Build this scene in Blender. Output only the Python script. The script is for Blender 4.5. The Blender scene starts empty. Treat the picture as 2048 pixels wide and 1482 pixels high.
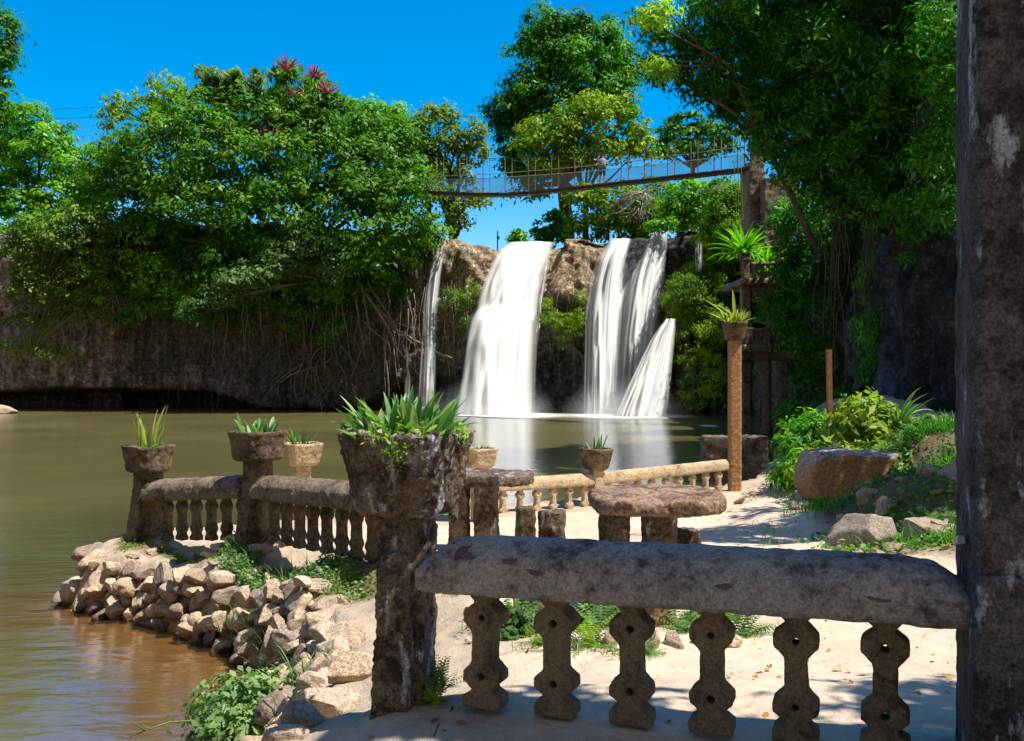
import bpy, bmesh, math, random
import numpy as np
from mathutils import Vector, Matrix
random.seed(7); RNG = np.random.default_rng(7)
C = bpy.context.scene.collection
SC = bpy.context.scene
F = 1900.0; CX = 1024.0; CY = 741.0; EYE = 1.6; WATER = -1.4
def P(px, py, d): return Vector(((px-CX)*d/F, d, EYE-(py-CY)*d/F))
def R(a): return math.radians(a)

# ------------------------------------------------------------------ noise
def _h(ix, iy, iz, s):
    n = (ix*374761393 + iy*668265263 + iz*1274126177 + s*362437) & 0xffffffff
    n = ((n ^ (n >> 13))*1274126177) & 0xffffffff
    n = n ^ (n >> 16)
    return (n & 0xffff)/65535.0
def vnoise(p, s=0):
    p = np.asarray(p, float); i = np.floor(p).astype(np.int64); f = p-i; f = f*f*(3-2*f)
    x, y, z = i[:,0], i[:,1], i[:,2]; fx, fy, fz = f[:,0], f[:,1], f[:,2]
    r = 0
    for a in (0,1):
        for b in (0,1):
            for c in (0,1):
                r = r + _h(x+a, y+b, z+c, s)*(fx if a else 1-fx)*(fy if b else 1-fy)*(fz if c else 1-fz)
    return r
def fbm(p, s=0, o=4):
    p = np.asarray(p, float); r = 0; a = .5; t = 0
    for k in range(o):
        r = r+a*vnoise(p*(2**k), s+k*17); t += a; a *= .5
    return r/t*2-1

# ------------------------------------------------------------------ materials
class NT:
    def __init__(s, name):
        s.m = bpy.data.materials.new(name); s.m.use_nodes = True; s.t = s.m.node_tree; s.t.nodes.clear()
        s.out = s.t.nodes.new('ShaderNodeOutputMaterial')
    def n(s, typ, ins=None, **pr):
        d = s.t.nodes.new(typ)
        for k, v in pr.items(): setattr(d, k, v)
        for k, v in (ins or {}).items():
            if hasattr(v, 'is_output'): s.t.links.new(v, d.inputs[k])
            else: d.inputs[k].default_value = v
        return d
    def noise(s, vec, scale, detail=5, rough=.55, dist=0):
        return s.n('ShaderNodeTexNoise', {'Vector': vec, 'Scale': scale, 'Detail': detail, 'Roughness': rough, 'Distortion': dist}).outputs['Fac']
    def ramp(s, fac, stops, interp='LINEAR'):
        d = s.n('ShaderNodeValToRGB', {'Fac': fac}); cr = d.color_ramp; cr.interpolation = interp
        while len(cr.elements) < len(stops): cr.elements.new(.5)
        for e, (p, c) in zip(cr.elements, stops):
            e.position = p; e.color = (c, c, c, 1) if isinstance(c, (int, float)) else (*c, 1)
        return d.outputs['Color']
    def mix(s, fac, a, b, mode='MIX'):
        d = s.n('ShaderNodeMix', data_type='RGBA', blend_type=mode)
        for k, v in ((0, fac), (6, a), (7, b)):
            if hasattr(v, 'is_output'): s.t.links.new(v, d.inputs[k])
            else: d.inputs[k].default_value = v if k == 0 else ((*v, 1) if len(v) == 3 else v)
        return d.outputs[2]
    def math(s, op, a, b=0.0, c=0.0):
        d = s.n('ShaderNodeMath', operation=op)
        for k, v in ((0, a), (1, b), (2, c)):
            if hasattr(v, 'is_output'): s.t.links.new(v, d.inputs[k])
            else: d.inputs[k].default_value = v
        return d.outputs[0]
    def obj(s): return s.n('ShaderNodeTexCoord').outputs['Object']
    def pos(s): return s.n('ShaderNodeNewGeometry').outputs['Position']
    def mapv(s, vec, sc=(1,1,1), loc=(0,0,0)):
        return s.n('ShaderNodeMapping', {'Vector': vec, 'Scale': sc, 'Location': loc}).outputs[0]
    def bump(s, h, st=.5, dist=.02):
        return s.n('ShaderNodeBump', {'Height': h, 'Strength': st, 'Distance': dist}).outputs[0]
    def attr(s, name): return s.n('ShaderNodeAttribute', attribute_name=name)
    def bsdf(s, col, rough=.85, normal=None, spec=.25, **kw):
        ins = {'Base Color': col if hasattr(col, 'is_output') else (*col, 1), 'Roughness': rough, 'Specular IOR Level': spec}
        if normal is not None: ins['Normal'] = normal
        ins.update(kw)
        b = s.n('ShaderNodeBsdfPrincipled', ins); s.t.links.new(b.outputs[0], s.out.inputs[0]); return b
    def surf(s, sh): s.t.links.new(sh, s.out.inputs[0]); return s.m

def stone(name, base, dark, light, moss=(.03,.035,.012), scale=1., k_dark=.5, k_light=.4, k_moss=.35, rust=None, bump=.7, top=None, world=True, vary=False, grain=.6):
    """weathered concrete: dark algae blotches, pale lichen specks, moss, optional reddish lichen and a different upward face"""
    t = NT(name); v = t.pos() if world else t.obj()
    a = t.noise(v, 4*scale, 8, .65); b = t.noise(v, 22*scale, 8, .7); c = t.noise(t.mapv(v, (1,1,.35)), 9*scale, 6, .65); f = t.noise(v, 110*scale, 4, .6)
    col = t.mix(t.ramp(b, [(.3, 0), (.7, 1)]), tuple(x*.72 for x in base), tuple(min(1, x*1.2) for x in base))
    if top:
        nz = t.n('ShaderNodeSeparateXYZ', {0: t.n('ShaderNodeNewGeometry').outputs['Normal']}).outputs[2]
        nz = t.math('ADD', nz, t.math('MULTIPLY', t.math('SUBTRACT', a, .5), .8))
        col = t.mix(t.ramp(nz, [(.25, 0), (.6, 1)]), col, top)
    mdk = t.math('ADD', t.math('MULTIPLY', a, .5), t.math('MULTIPLY', b, .5))
    col = t.mix(t.ramp(mdk, [(.62-.3*k_dark, 0), (.74-.3*k_dark, .93)]), col, dark)
    col = t.mix(t.ramp(c, [(.78-.3*k_light, 0), (.86-.3*k_light, .85)]), col, light)
    if rust: col = t.mix(t.ramp(t.noise(v, 13*scale, 7, .7, .4), [(.56, 0), (.63, .9)]), col, rust)
    col = t.mix(t.ramp(t.noise(t.mapv(v, loc=(3,7,1)), 6*scale, 8, .7), [(.8-.35*k_moss, 0), (.9-.35*k_moss, .9)]), col, moss)
    col = t.mix(grain, col, t.ramp(f, [(.33, .18), (.5, 1), (.68, 1.6)]), 'MULTIPLY')
    col = t.mix(grain*.8, col, t.ramp(t.noise(v, 52*scale, 5, .7), [(.36, .2), (.5, 1), (.64, 1.6)]), 'MULTIPLY')
    if vary:
        rn = t.n('ShaderNodeObjectInfo').outputs['Random']
        col = t.mix(1, col, t.ramp(rn, [(0, (.66,.64,.62)), (.3, (1.08,1.02,.96)), (.55, (.84,.85,.86)), (.8, (1.15,1.04,.92)), (1, (.78,.71,.64))]), 'MULTIPLY')
        wz = t.n('ShaderNodeSeparateXYZ', {0: t.pos()}).outputs[2]; wz = t.math('ADD', wz, t.math('MULTIPLY', t.math('SUBTRACT', a, .5), .16))
        col = t.mix(1, col, t.ramp(t.math('ADD', wz, 1.4), [(.03, (.30,.26,.20)), (.12, (1,1,1))]), 'MULTIPLY')   # damp line at the water
    h = t.math('ADD', t.math('MULTIPLY', b, .7), t.math('MULTIPLY', f, .35))
    t.bsdf(col, .93, t.bump(h, bump, .02), .15); return t.m

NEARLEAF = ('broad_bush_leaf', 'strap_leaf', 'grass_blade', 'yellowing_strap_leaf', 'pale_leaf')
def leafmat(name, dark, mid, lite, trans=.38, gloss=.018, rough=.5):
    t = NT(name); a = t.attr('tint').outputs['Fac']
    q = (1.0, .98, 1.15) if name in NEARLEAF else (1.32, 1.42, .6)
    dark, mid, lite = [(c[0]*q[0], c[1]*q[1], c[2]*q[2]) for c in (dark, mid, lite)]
    col = t.ramp(a, [(.05, dark), (.5, mid), (.95, lite)])
    tr = t.mix(1, col, (1.5, 1.9, .6), 'MULTIPLY')
    d = t.n('ShaderNodeBsdfDiffuse', {'Color': col}).outputs[0]
    tl = t.n('ShaderNodeBsdfTranslucent', {'Color': tr}).outputs[0]
    g = t.n('ShaderNodeBsdfGlossy', {'Color': (.9,.95,1,1), 'Roughness': rough}).outputs[0]
    s = t.n('ShaderNodeMixShader', {0: trans, 1: d, 2: tl}).outputs[0]
    return t.surf(t.n('ShaderNodeMixShader', {0: gloss, 1: s, 2: g}).outputs[0])

def plain(name, c1, c2, scale=8, rough=.8, bump=.3, stretch=(1,1,1), spec=.2, metal=0):
    t = NT(name); v = t.mapv(t.pos(), stretch); a = t.noise(v, scale, 7, .65); b = t.noise(v, scale*7, 4)
    col = t.mix(t.ramp(a, [(.3, 0), (.7, 1)]), c1, c2)
    col = t.mix(.4, col, t.ramp(b, [(.3, .5), (.7, 1.2)]), 'MULTIPLY')
    t.bsdf(col, rough, t.bump(t.math('ADD', a, t.math('MULTIPLY', b, .4)), bump, .02), spec, Metallic=metal); return t.m

MAT = {}
MAT['stone_dark'] = stone('mossy_dark_stone', (.20,.155,.11), (.028,.02,.014), (.42,.41,.45), k_dark=.58, k_light=.74, k_moss=.28, rust=(.085,.03,.016), bump=1, moss=(.05,.04,.012))
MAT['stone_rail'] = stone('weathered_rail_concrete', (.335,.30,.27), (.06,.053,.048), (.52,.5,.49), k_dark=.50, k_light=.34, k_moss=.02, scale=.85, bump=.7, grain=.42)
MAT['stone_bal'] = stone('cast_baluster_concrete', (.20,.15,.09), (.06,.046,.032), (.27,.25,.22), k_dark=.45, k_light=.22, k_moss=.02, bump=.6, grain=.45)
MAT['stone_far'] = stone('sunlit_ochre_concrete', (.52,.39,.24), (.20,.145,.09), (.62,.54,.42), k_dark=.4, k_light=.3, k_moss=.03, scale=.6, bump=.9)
MAT['stone_col'] = stone('orange_column_concrete', (.44,.23,.11), (.2,.11,.06), (.55,.4,.28), k_dark=.22, k_light=.12, k_moss=.02, scale=.5)
MAT['stone_terr'] = stone('lichened_terrace_stone', (.22,.165,.10), (.05,.036,.025), (.40,.37,.35), k_dark=.55, k_light=.25, k_moss=.3, rust=(.12,.05,.025), bump=1, moss=(.07,.065,.015))
MAT['stone_cap'] = stone('lichened_rail_cap', (.27,.21,.155), (.06,.04,.03), (.52,.47,.44), k_dark=.5, k_light=.42, k_moss=.28, rust=(.15,.07,.04), bump=1, moss=(.11,.10,.03))
MAT['stone_pink'] = stone('mossy_table_stone', (.33,.22,.16), (.06,.04,.025), (.52,.38,.32), k_dark=.55, k_light=.25, k_moss=.72, rust=(.13,.05,.03), scale=.7, moss=(.08,.045,.015))
MAT['pillar'] = stone('shade_darkened_pillar', (.105,.092,.088), (.022,.019,.018), (.36,.38,.44), k_dark=.58, k_light=.72, k_moss=.1, scale=.8, bump=.8)  # base colour darkened to deepen the pillar's shade
MAT['rock'] = stone('river_rock', (.55,.44,.33), (.24,.175,.12), (.66,.57,.47), k_dark=.30, k_light=.2, k_moss=.12, scale=.9, bump=1, vary=True)
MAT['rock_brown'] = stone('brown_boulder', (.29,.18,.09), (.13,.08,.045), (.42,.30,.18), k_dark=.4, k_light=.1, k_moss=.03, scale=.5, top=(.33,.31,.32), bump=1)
MAT['rock_grey'] = stone('grey_boulder', (.40,.32,.255), (.15,.115,.09), (.56,.5,.45), k_dark=.36, k_light=.3, k_moss=.2, scale=.8, bump=1, vary=True)
MAT['embedded'] = stone('set_pebble', (.16,.12,.10), (.07,.055,.05), (.26,.22,.2), k_dark=.4, k_light=.1, k_moss=.0, scale=2)
MAT['ruin'] = stone('ruin_render', (.26,.20,.15), (.055,.045,.04), (.42,.36,.32), k_dark=.5, k_light=.2, k_moss=.25, scale=.25, bump=1)
MAT['bark'] = plain('bark', (.055,.042,.03), (.15,.12,.09), 5, .9, .8, (1,1,.2))
MAT['root'] = plain('pale_root', (.16,.12,.085), (.34,.29,.23), 4, .9, .6, (1,1,.3))
MAT['vine'] = plain('dry_vine', (.055,.042,.032), (.20,.16,.115), 6, .9, .4)
MAT['wood'] = plain('deck_wood', (.05,.033,.02), (.17,.11,.065), 2, .85, .6)
MAT['cable'] = plain('steel_cable', (.32,.30,.28), (.45,.43,.4), 3, .5, .1, metal=.4)
MAT['rustpole'] = plain('rusted_bridge_steel', (.22,.13,.07), (.36,.26,.17), 3, .7, .2)
MAT['rust'] = plain('rusty_steel', (.20,.075,.035), (.36,.17,.09), 9, .8, .6)
MAT['white'] = plain('white_paint', (.66,.64,.6), (.78,.76,.72), 12, .6, .15)
MAT['soil'] = plain('potting_soil', (.05,.035,.022), (.12,.085,.055), 18, .95, .8)
MAT['wire'] = plain('dark_wire', (.02,.02,.022), (.04,.04,.045), 3, .6, 0)
MAT['dark'] = plain('dark_recess', (.012,.011,.012), (.022,.02,.02), 3, .9, 0)
MAT['stem'] = plain('green_stem', (.10,.15,.03), (.2,.26,.07), 9, .7, .2)
MAT['twig'] = plain('grey_twig', (.34,.29,.26), (.5,.45,.4), 9, .8, .3)
MAT['flower'] = plain('red_flower_spike', (.32,.03,.10), (.45,.07,.20), 5, .6, .1)
L = {}
L['forest'] = leafmat('forest_leaf', (.020,.070,.008), (.055,.150,.012), (.140,.255,.022))
L['forest2'] = leafmat('olive_leaf', (.030,.082,.010), (.080,.170,.016), (.185,.285,.035))
L['bright'] = leafmat('bright_leaf', (.035,.115,.008), (.085,.23,.014), (.20,.38,.035))
L['deep'] = leafmat('deep_green_leaf', (.012,.055,.005), (.034,.130,.008), (.090,.235,.014))
L['shade'] = leafmat('shade_leaf', (.012,.058,.008), (.028,.125,.014), (.075,.22,.028))
L['yellow'] = leafmat('yellow_green_leaf', (.045,.105,.010), (.120,.200,.015), (.29,.33,.035))
L['lime'] = leafmat('lime_leaf', (.055,.10,.016), (.14,.20,.03), (.29,.32,.07), .4)
L['gold'] = leafmat('sunlit_tip_leaf', (.075,.16,.015), (.16,.28,.03), (.30,.40,.07), .42)
L['pale'] = leafmat('pale_leaf', (.045,.11,.025), (.10,.20,.045), (.21,.32,.09))
L['snake'] = leafmat('strap_leaf', (.045,.13,.03), (.14,.29,.07), (.36,.48,.20), .3, .025, .4)
L['snakeyel'] = leafmat('yellowing_strap_leaf', (.12,.2,.02), (.28,.36,.04), (.5,.47,.12), .35, .07, .3)
L['bush'] = leafmat('broad_bush_leaf', (.055,.13,.03), (.12,.235,.055), (.25,.36,.11), .3, .02, .5)
L['grass'] = leafmat('grass_blade', (.05,.12,.018), (.11,.22,.035), (.24,.34,.08), .38)
L['mossy'] = leafmat('moss_fern', (.05,.10,.010), (.11,.18,.016), (.24,.30,.03))
L['litter'] = leafmat('dry_leaf', (.14,.06,.025), (.26,.13,.06), (.45,.3,.1), .15)
L['grey'] = leafmat('greyed_foliage', (.05,.085,.03), (.11,.155,.055), (.21,.255,.11))

def cliff_mat():
    t = NT('cliff_rock'); v = t.pos(); col = t.attr('col').outputs['Color']
    a = t.noise(v, .5, 9, .68); b = t.noise(v, 2.6, 8, .7); st = t.noise(t.mapv(v, (1,1,.10)), 1.9, 8, .7)
    vo = t.n('ShaderNodeTexVoronoi', {'Vector': v, 'Scale': 1.7}).outputs['Distance']
    c = t.mix(.85, col, t.ramp(b, [(.32, .12), (.5, .9), (.68, 2.1)]), 'MULTIPLY')
    c = t.mix(.75, c, t.ramp(st, [(.38, .2), (.6, 1.4)]), 'MULTIPLY')
    c = t.mix(.8, c, t.ramp(t.noise(v, 7, 6, .75), [(.36, .25), (.5, 1), (.66, 1.9)]), 'MULTIPLY')
    c = t.mix(t.ramp(t.noise(v, 1.1, 7, .7), [(.60, 0), (.68, .6)]), c, (.22,.20,.20))
    c = t.mix(t.ramp(t.noise(t.mapv(v, (1,1,.6)), 5.5, 6, .8), [(.60, 0), (.66, .75)]), c, (.27,.27,.30))
    h = t.math('ADD', t.math('ADD', a, b), t.math('MULTIPLY', vo, .6))
    t.bsdf(c, .85, t.bump(h, 1, .35), .2); return t.m
MAT['cliff'] = cliff_mat()
def ground_mat():
    t = NT('ground_sand_and_rock'); v = t.pos(); col = t.attr('col').outputs['Color']
    a = t.noise(v, 1.3, 7, .6); b = t.noise(v, 9, 8, .7); f = t.noise(v, 95, 4, .6); g = t.noise(v, 34, 5, .7)
    c = t.mix(.45, col, t.ramp(a, [(.3, .72), (.7, 1.16)]), 'MULTIPLY')
    c = t.mix(.5, c, t.ramp(b, [(.3, .62), (.5, 1), (.7, 1.18)]), 'MULTIPLY')
    c = t.mix(.45, c, t.ramp(f, [(.25, .45), (.45, 1), (.8, 1.15)]), 'MULTIPLY')
    c = t.mix(t.ramp(g, [(.67, 0), (.72, .75)]), c, (.13,.085,.055))
    c = t.mix(t.ramp(t.noise(v, 60, 3, .5), [(.68, 0), (.72, .8)]), c, (.25,.19,.14))
    c = t.mix(t.ramp(t.noise(v, .55, 6, .6), [(.5, 0), (.66, .4)]), c, (.42,.31,.21))
    h = t.math('ADD', t.math('ADD', t.math('MULTIPLY', b, 1.), t.math('MULTIPLY', t.noise(v, 3.6, 4, .5), 3.0)), t.math('ADD', t.math('MULTIPLY', f, .22), t.math('MULTIPLY', g, .3)))
    t.bsdf(c, .95, t.bump(h, .8, .035), .1); return t.m
MAT['ground'] = ground_mat()
def water_mat():
    t = NT('river_water'); v = t.pos(); tb = t.attr('turbid').outputs['Fac']
    n1 = t.noise(t.mapv(v, (.35,1.0,1)), 1.1, 4, .5); n2 = t.noise(t.mapv(v, (.9,2.2,1)), 3.2, 3, .5); n3 = t.noise(v, .16, 3)
    h = t.math('ADD', t.math('MULTIPLY', n1, 1.0), t.math('MULTIPLY', n2, .32))
    bp = t.bump(h, .38, .09)
    murk = t.mix(t.ramp(n3, [(.35, 0), (.65, 1)]), (.150,.130,.036), (.215,.190,.060))
    body = t.n('ShaderNodeBsdfDiffuse', {'Color': murk}).outputs[0]
    clear = t.n('ShaderNodeBsdfTransparent', {'Color': (.80,.68,.45,1)}).outputs[0]
    under = t.n('ShaderNodeMixShader', {0: tb, 1: clear, 2: body}).outputs[0]
    fr = t.n('ShaderNodeFresnel', {'IOR': 1.33, 'Normal': bp}).outputs[0]
    fr = t.math('MINIMUM', t.math('MULTIPLY_ADD', fr, 1.7, .16), .70)
    gl = t.n('ShaderNodeBsdfGlossy', {'Color': (.9,.93,1,1), 'Roughness': .14, 'Normal': bp}).outputs[0]
    return t.surf(t.n('ShaderNodeMixShader', {0: fr, 1: under, 2: gl}).outputs[0])
MAT['water'] = water_mat()
def fall_mat(name, dens, seed, thin=.0, net=0.):
    t = NT(name); uv = t.n('ShaderNodeUVMap').outputs[0]
    a = t.noise(t.mapv(uv, (9,.3,1), (seed,0,0)), 1, 4, .45); b = t.noise(t.mapv(uv, (34,.45,1), (0,seed,0)), 1, 2, .5)
    s = t.n('ShaderNodeSeparateXYZ', {0: uv}); u, w = s.outputs[0], s.outputs[1]
    e = t.math('MULTIPLY', t.math('MULTIPLY', u, t.math('SUBTRACT', 1., u)), 4.)
    e = t.ramp(t.math('ADD', e, t.math('MULTIPLY', t.math('SUBTRACT', a, .5), .9)), [(.02, 0), (.85, 1)])
    k = t.math('ADD', t.math('MULTIPLY', a, .62), t.math('MULTIPLY', b, .38))
    k = t.ramp(k, [(max(0, .50-dens*.4), thin), (1.0-dens*.4, 1)])
    al = t.math('MULTIPLY', e, k)
    if net:
        vo = t.n('ShaderNodeTexVoronoi', {'Vector': t.mapv(uv, (13,7,1)), 'Scale': 1.}, feature='DISTANCE_TO_EDGE').outputs['Distance']
        lace = t.ramp(vo, [(.03, 1), (.14, .25)])
        up = t.ramp(w, [(.25, 1), (.5, 0)])
        al = t.math('MULTIPLY', al, t.math('SUBTRACT', 1., t.math('MULTIPLY', t.math('MULTIPLY', up, net), t.math('SUBTRACT', 1., lace))))
    al = t.math('MULTIPLY', al, t.attr('fade').outputs['Fac'])
    col = t.mix(t.ramp(t.math('ADD', t.math('MULTIPLY', k, .35), t.math('MULTIPLY', a, .85)), [(.30, 0), (.66, 1)]), (.56,.66,.84), (.82,.81,.785))
    sp = t.n('ShaderNodeCombineXYZ', {0: .27, 1: -.76, 2: .59}).outputs[0]  # spray scatters light from above
    d = t.n('ShaderNodeBsdfDiffuse', {'Color': col, 'Normal': sp}).outputs[0]; tl = t.n('ShaderNodeBsdfTranslucent', {'Color': col}).outputs[0]
    w_ = t.n('ShaderNodeMixShader', {0: .2, 1: d, 2: tl}).outputs[0]
    tr = t.n('ShaderNodeBsdfTransparent').outputs[0]
    return t.surf(t.n('ShaderNodeMixShader', {0: al, 1: tr, 2: w_}).outputs[0])
def foam_mat():
    t = NT('foam'); v = t.pos()
    a = t.noise(t.mapv(v, (.5,1.6,1)), 1.2, 6, .6)
    al = t.math('MULTIPLY', t.attr('fade').outputs['Fac'], t.ramp(a, [(.25, .35), (.6, 1)]))
    d = t.n('ShaderNodeBsdfDiffuse', {'Color': (.72,.72,.70,1)}).outputs[0]
    return t.surf(t.n('ShaderNodeMixShader', {0: al, 1: t.n('ShaderNodeBsdfTransparent').outputs[0], 2: d}).outputs[0])
MAT['foam'] = foam_mat()
def net_mat():
    t = NT('wire_netting')
    tr = t.n('ShaderNodeBsdfTransparent').outputs[0]; d = t.n('ShaderNodeBsdfDiffuse', {'Color': (.32,.37,.33,1)}).outputs[0]
    v = t.pos(); x = t.n('ShaderNodeSeparateXYZ', {0: v})
    a = t.math('ADD', x.outputs[0], x.outputs[2]); b = t.math('SUBTRACT', x.outputs[0], x.outputs[2])
    def ln(q): return t.math('LESS_THAN', t.math('FRACT', t.math('MULTIPLY', q, 7.)), .11)
    al = t.math('MAXIMUM', ln(a), ln(b))
    return t.surf(t.n('ShaderNodeMixShader', {0: al, 1: tr, 2: d}).outputs[0])
MAT['net'] = net_mat()

# ------------------------------------------------------------------ object helpers
def link(name, me, mat=None, parent=None, smooth=False):
    o = bpy.data.objects.new(name, me); C.objects.link(o)
    if mat is not None: me.materials.append(mat)
    if parent is not None: o.parent = parent
    if smooth: me.polygons.foreach_set('use_smooth', np.ones(len(me.polygons), bool))
    return o
def tag(o, label=None, cat=None, group=None, kind=None):
    if label: o['label'] = label
    if cat: o['category'] = cat
    if group: o['group'] = group
    if kind: o['kind'] = kind
    return o
def thing(name, label, cat, loc=(0,0,0), rz=0, group=None):
    o = bpy.data.objects.new(name, None); C.objects.link(o); o.location = loc; o.rotation_euler = (0,0,rz); o.empty_display_size = .1
    return tag(o, label, cat, group)
def npmesh(name, v, f, k):
    """v (N,3), f flat index array of faces with k corners each"""
    v = np.asarray(v, np.float32); f = np.asarray(f, np.int32).reshape(-1); n = len(f)//k
    me = bpy.data.meshes.new(name); me.vertices.add(len(v)); me.vertices.foreach_set('co', v.ravel())
    me.loops.add(len(f)); me.loops.foreach_set('vertex_index', f)
    me.polygons.add(n); me.polygons.foreach_set('loop_start', np.arange(n, dtype=np.int32)*k); me.polygons.foreach_set('loop_total', np.full(n, k, np.int32))
    me.update(calc_edges=True); return me
def fattr(me, name, vals):
    a = me.attributes.new(name, 'FLOAT', 'POINT'); a.data.foreach_set('value', np.asarray(vals, np.float32))
def cattr(me, name, cols):
    a = me.attributes.new(name, 'FLOAT_COLOR', 'POINT'); c = np.ones((len(cols), 4), np.float32); c[:, :3] = cols; a.data.foreach_set('color', c.ravel())
class MB:
    def __init__(s): s.v = []; s.f = []; s.t = []
    def add(s, vs, fs, tint=None):
        b = len(s.v); s.v += [tuple(p) for p in vs]; s.f += [tuple(i+b for i in f) for f in fs]
        s.t += [tint if tint is not None else .5]*len(vs)
    def box(s, c, sz, taper=1., rz=0, chamfer=0):
        x, y, z = [q/2 for q in sz]; cs, sn = math.cos(rz), math.sin(rz)
        def ring(k, zz):
            xx, yy = x*k, y*k; ch = chamfer*k
            pts = [(-xx,-yy),(xx,-yy),(xx,yy),(-xx,yy)] if not ch else [(-xx+ch,-yy),(xx-ch,-yy),(xx,-yy+ch),(xx,yy-ch),(xx-ch,yy),(-xx+ch,yy),(-xx,yy-ch),(-xx,-yy+ch)]
            return [(c[0]+p*cs-q*sn, c[1]+p*sn+q*cs, c[2]+zz) for p, q in pts]
        a, b = ring(1, -z), ring(taper, z); n = len(a)
        s.add(a+b, [tuple(reversed(range(n))), tuple(range(n, 2*n))]+[(i, (i+1) % n, n+(i+1) % n, n+i) for i in range(n)])
    def rings(s, rs, cap=True):
        n = len(rs[0]); vs = [p for r in rs for p in r]; fs = []
        for k in range(len(rs)-1):
            for i in range(n): fs.append((k*n+i, k*n+(i+1) % n, (k+1)*n+(i+1) % n, (k+1)*n+i))
        if cap: fs += [tuple(reversed(range(n))), tuple(range((len(rs)-1)*n, len(rs)*n))]
        s.add(vs, fs)
    def tube(s, pts, r0, r1=None, n=6):
        pts = [Vector(p) for p in pts]; r1 = r0 if r1 is None else r1; rs = []
        for i, p in enumerate(pts):
            d = (pts[min(i+1, len(pts)-1)]-pts[max(i-1, 0)])
            if d.length < 1e-6: d = Vector((0,0,1))
            d.normalize(); u = d.orthogonal() if abs(d.z) < .95 else d.cross(Vector((1,0,0))); 
            u = d.cross(Vector((0,0,1))) if abs(d.z) < .95 else d.cross(Vector((1,0,0))); u.normalize(); w = d.cross(u)
            r = r0+(r1-r0)*i/max(1, len(pts)-1)
            rs.append([p+(u*math.cos(2*math.pi*k/n)+w*math.sin(2*math.pi*k/n))*r for k in range(n)])
        s.rings(rs)
    def lathe(s, prof, c=(0,0,0), n=14, sq=0):
        rs = []
        for r, z in prof:
            rs.append([(c[0]+r*math.cos(2*math.pi*k/n), c[1]+r*math.sin(2*math.pi*k/n), c[2]+z) for k in range(n)])
        s.rings(rs)
    def mesh(s, name):
        me = bpy.data.meshes.new(name); me.from_pydata(s.v, [], s.f); me.update()
        fattr(me, 'tint', s.t); return me
    def build(s, name, mat, parent=None, smooth=False, recalc=True):
        me = s.mesh(name)
        if recalc:
            bm = bmesh.new(); bm.from_mesh(me); bmesh.ops.recalc_face_normals(bm, faces=bm.faces); bm.to_mesh(me); bm.free()
        return link(name, me, mat, parent, smooth)
TEX = {}
def clouds(scale, depth=3):
    k = (scale, depth)
    if k not in TEX:
        t = bpy.data.textures.new('clouds', 'CLOUDS'); t.noise_scale = scale; t.noise_depth = depth; TEX[k] = t
    return TEX[k]
def rough(o, vox, a1=.02, s1=.12, a2=.008, s2=.03):
    """weathered outline: remesh, then push along normals with two scales of noise"""
    m = o.modifiers.new('r', 'REMESH'); m.mode = 'VOXEL'; m.voxel_size = vox; m.use_smooth_shade = True
    for a, s in ((a1, s1), (a2, s2)):
        if a:
            d = o.modifiers.new('d', 'DISPLACE'); d.texture = clouds(s); d.strength = a; d.mid_level = .5; d.texture_coords = 'GLOBAL'
    return o
def dup(root, loc, rz=0, label=None, scale=None):
    def cp(o, par):
        c = o.copy(); C.objects.link(c); c.parent = par
        for ch in o.children: cp(ch, c)
        return c
    r = cp(root, None); r.location = loc; r.rotation_euler = (0,0,rz)
    if label: r['label'] = label
    if scale: r.scale = scale if hasattr(scale, '__len__') else (scale,)*3
    return r

# ------------------------------------------------------------------ foliage
def norm(a): return a/np.maximum(np.linalg.norm(a, axis=1, keepdims=True), 1e-9)
def leaf_cloud(cen, nrm, size, tint, aspect=.5, droop=.25, axis=None):
    """cen (N,3), nrm (N,3): one pointed leaf (4 corners, slightly folded) per row"""
    N = len(cen); r = norm(RNG.normal(size=(N,3))) if axis is None else axis
    n = norm(nrm); t = norm(r-n*np.sum(r*n, 1, keepdims=True)); b = np.cross(n, t)
    t[:, 2] -= droop; t = norm(t); L_ = np.asarray(size).reshape(-1,1)*np.ones((N,1)); W = L_*aspect
    p0 = cen-t*L_*.5; p2 = cen+t*L_*.5; m = cen-t*L_*.08+n*L_*.06
    p1 = m+b*W*.5; p3 = m-b*W*.5
    v = np.stack([p0, p1, p2, p3], 1).reshape(-1, 3)
    return v, np.repeat(tint, 4)
DENS = .72; LEAVES = [0]
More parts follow.
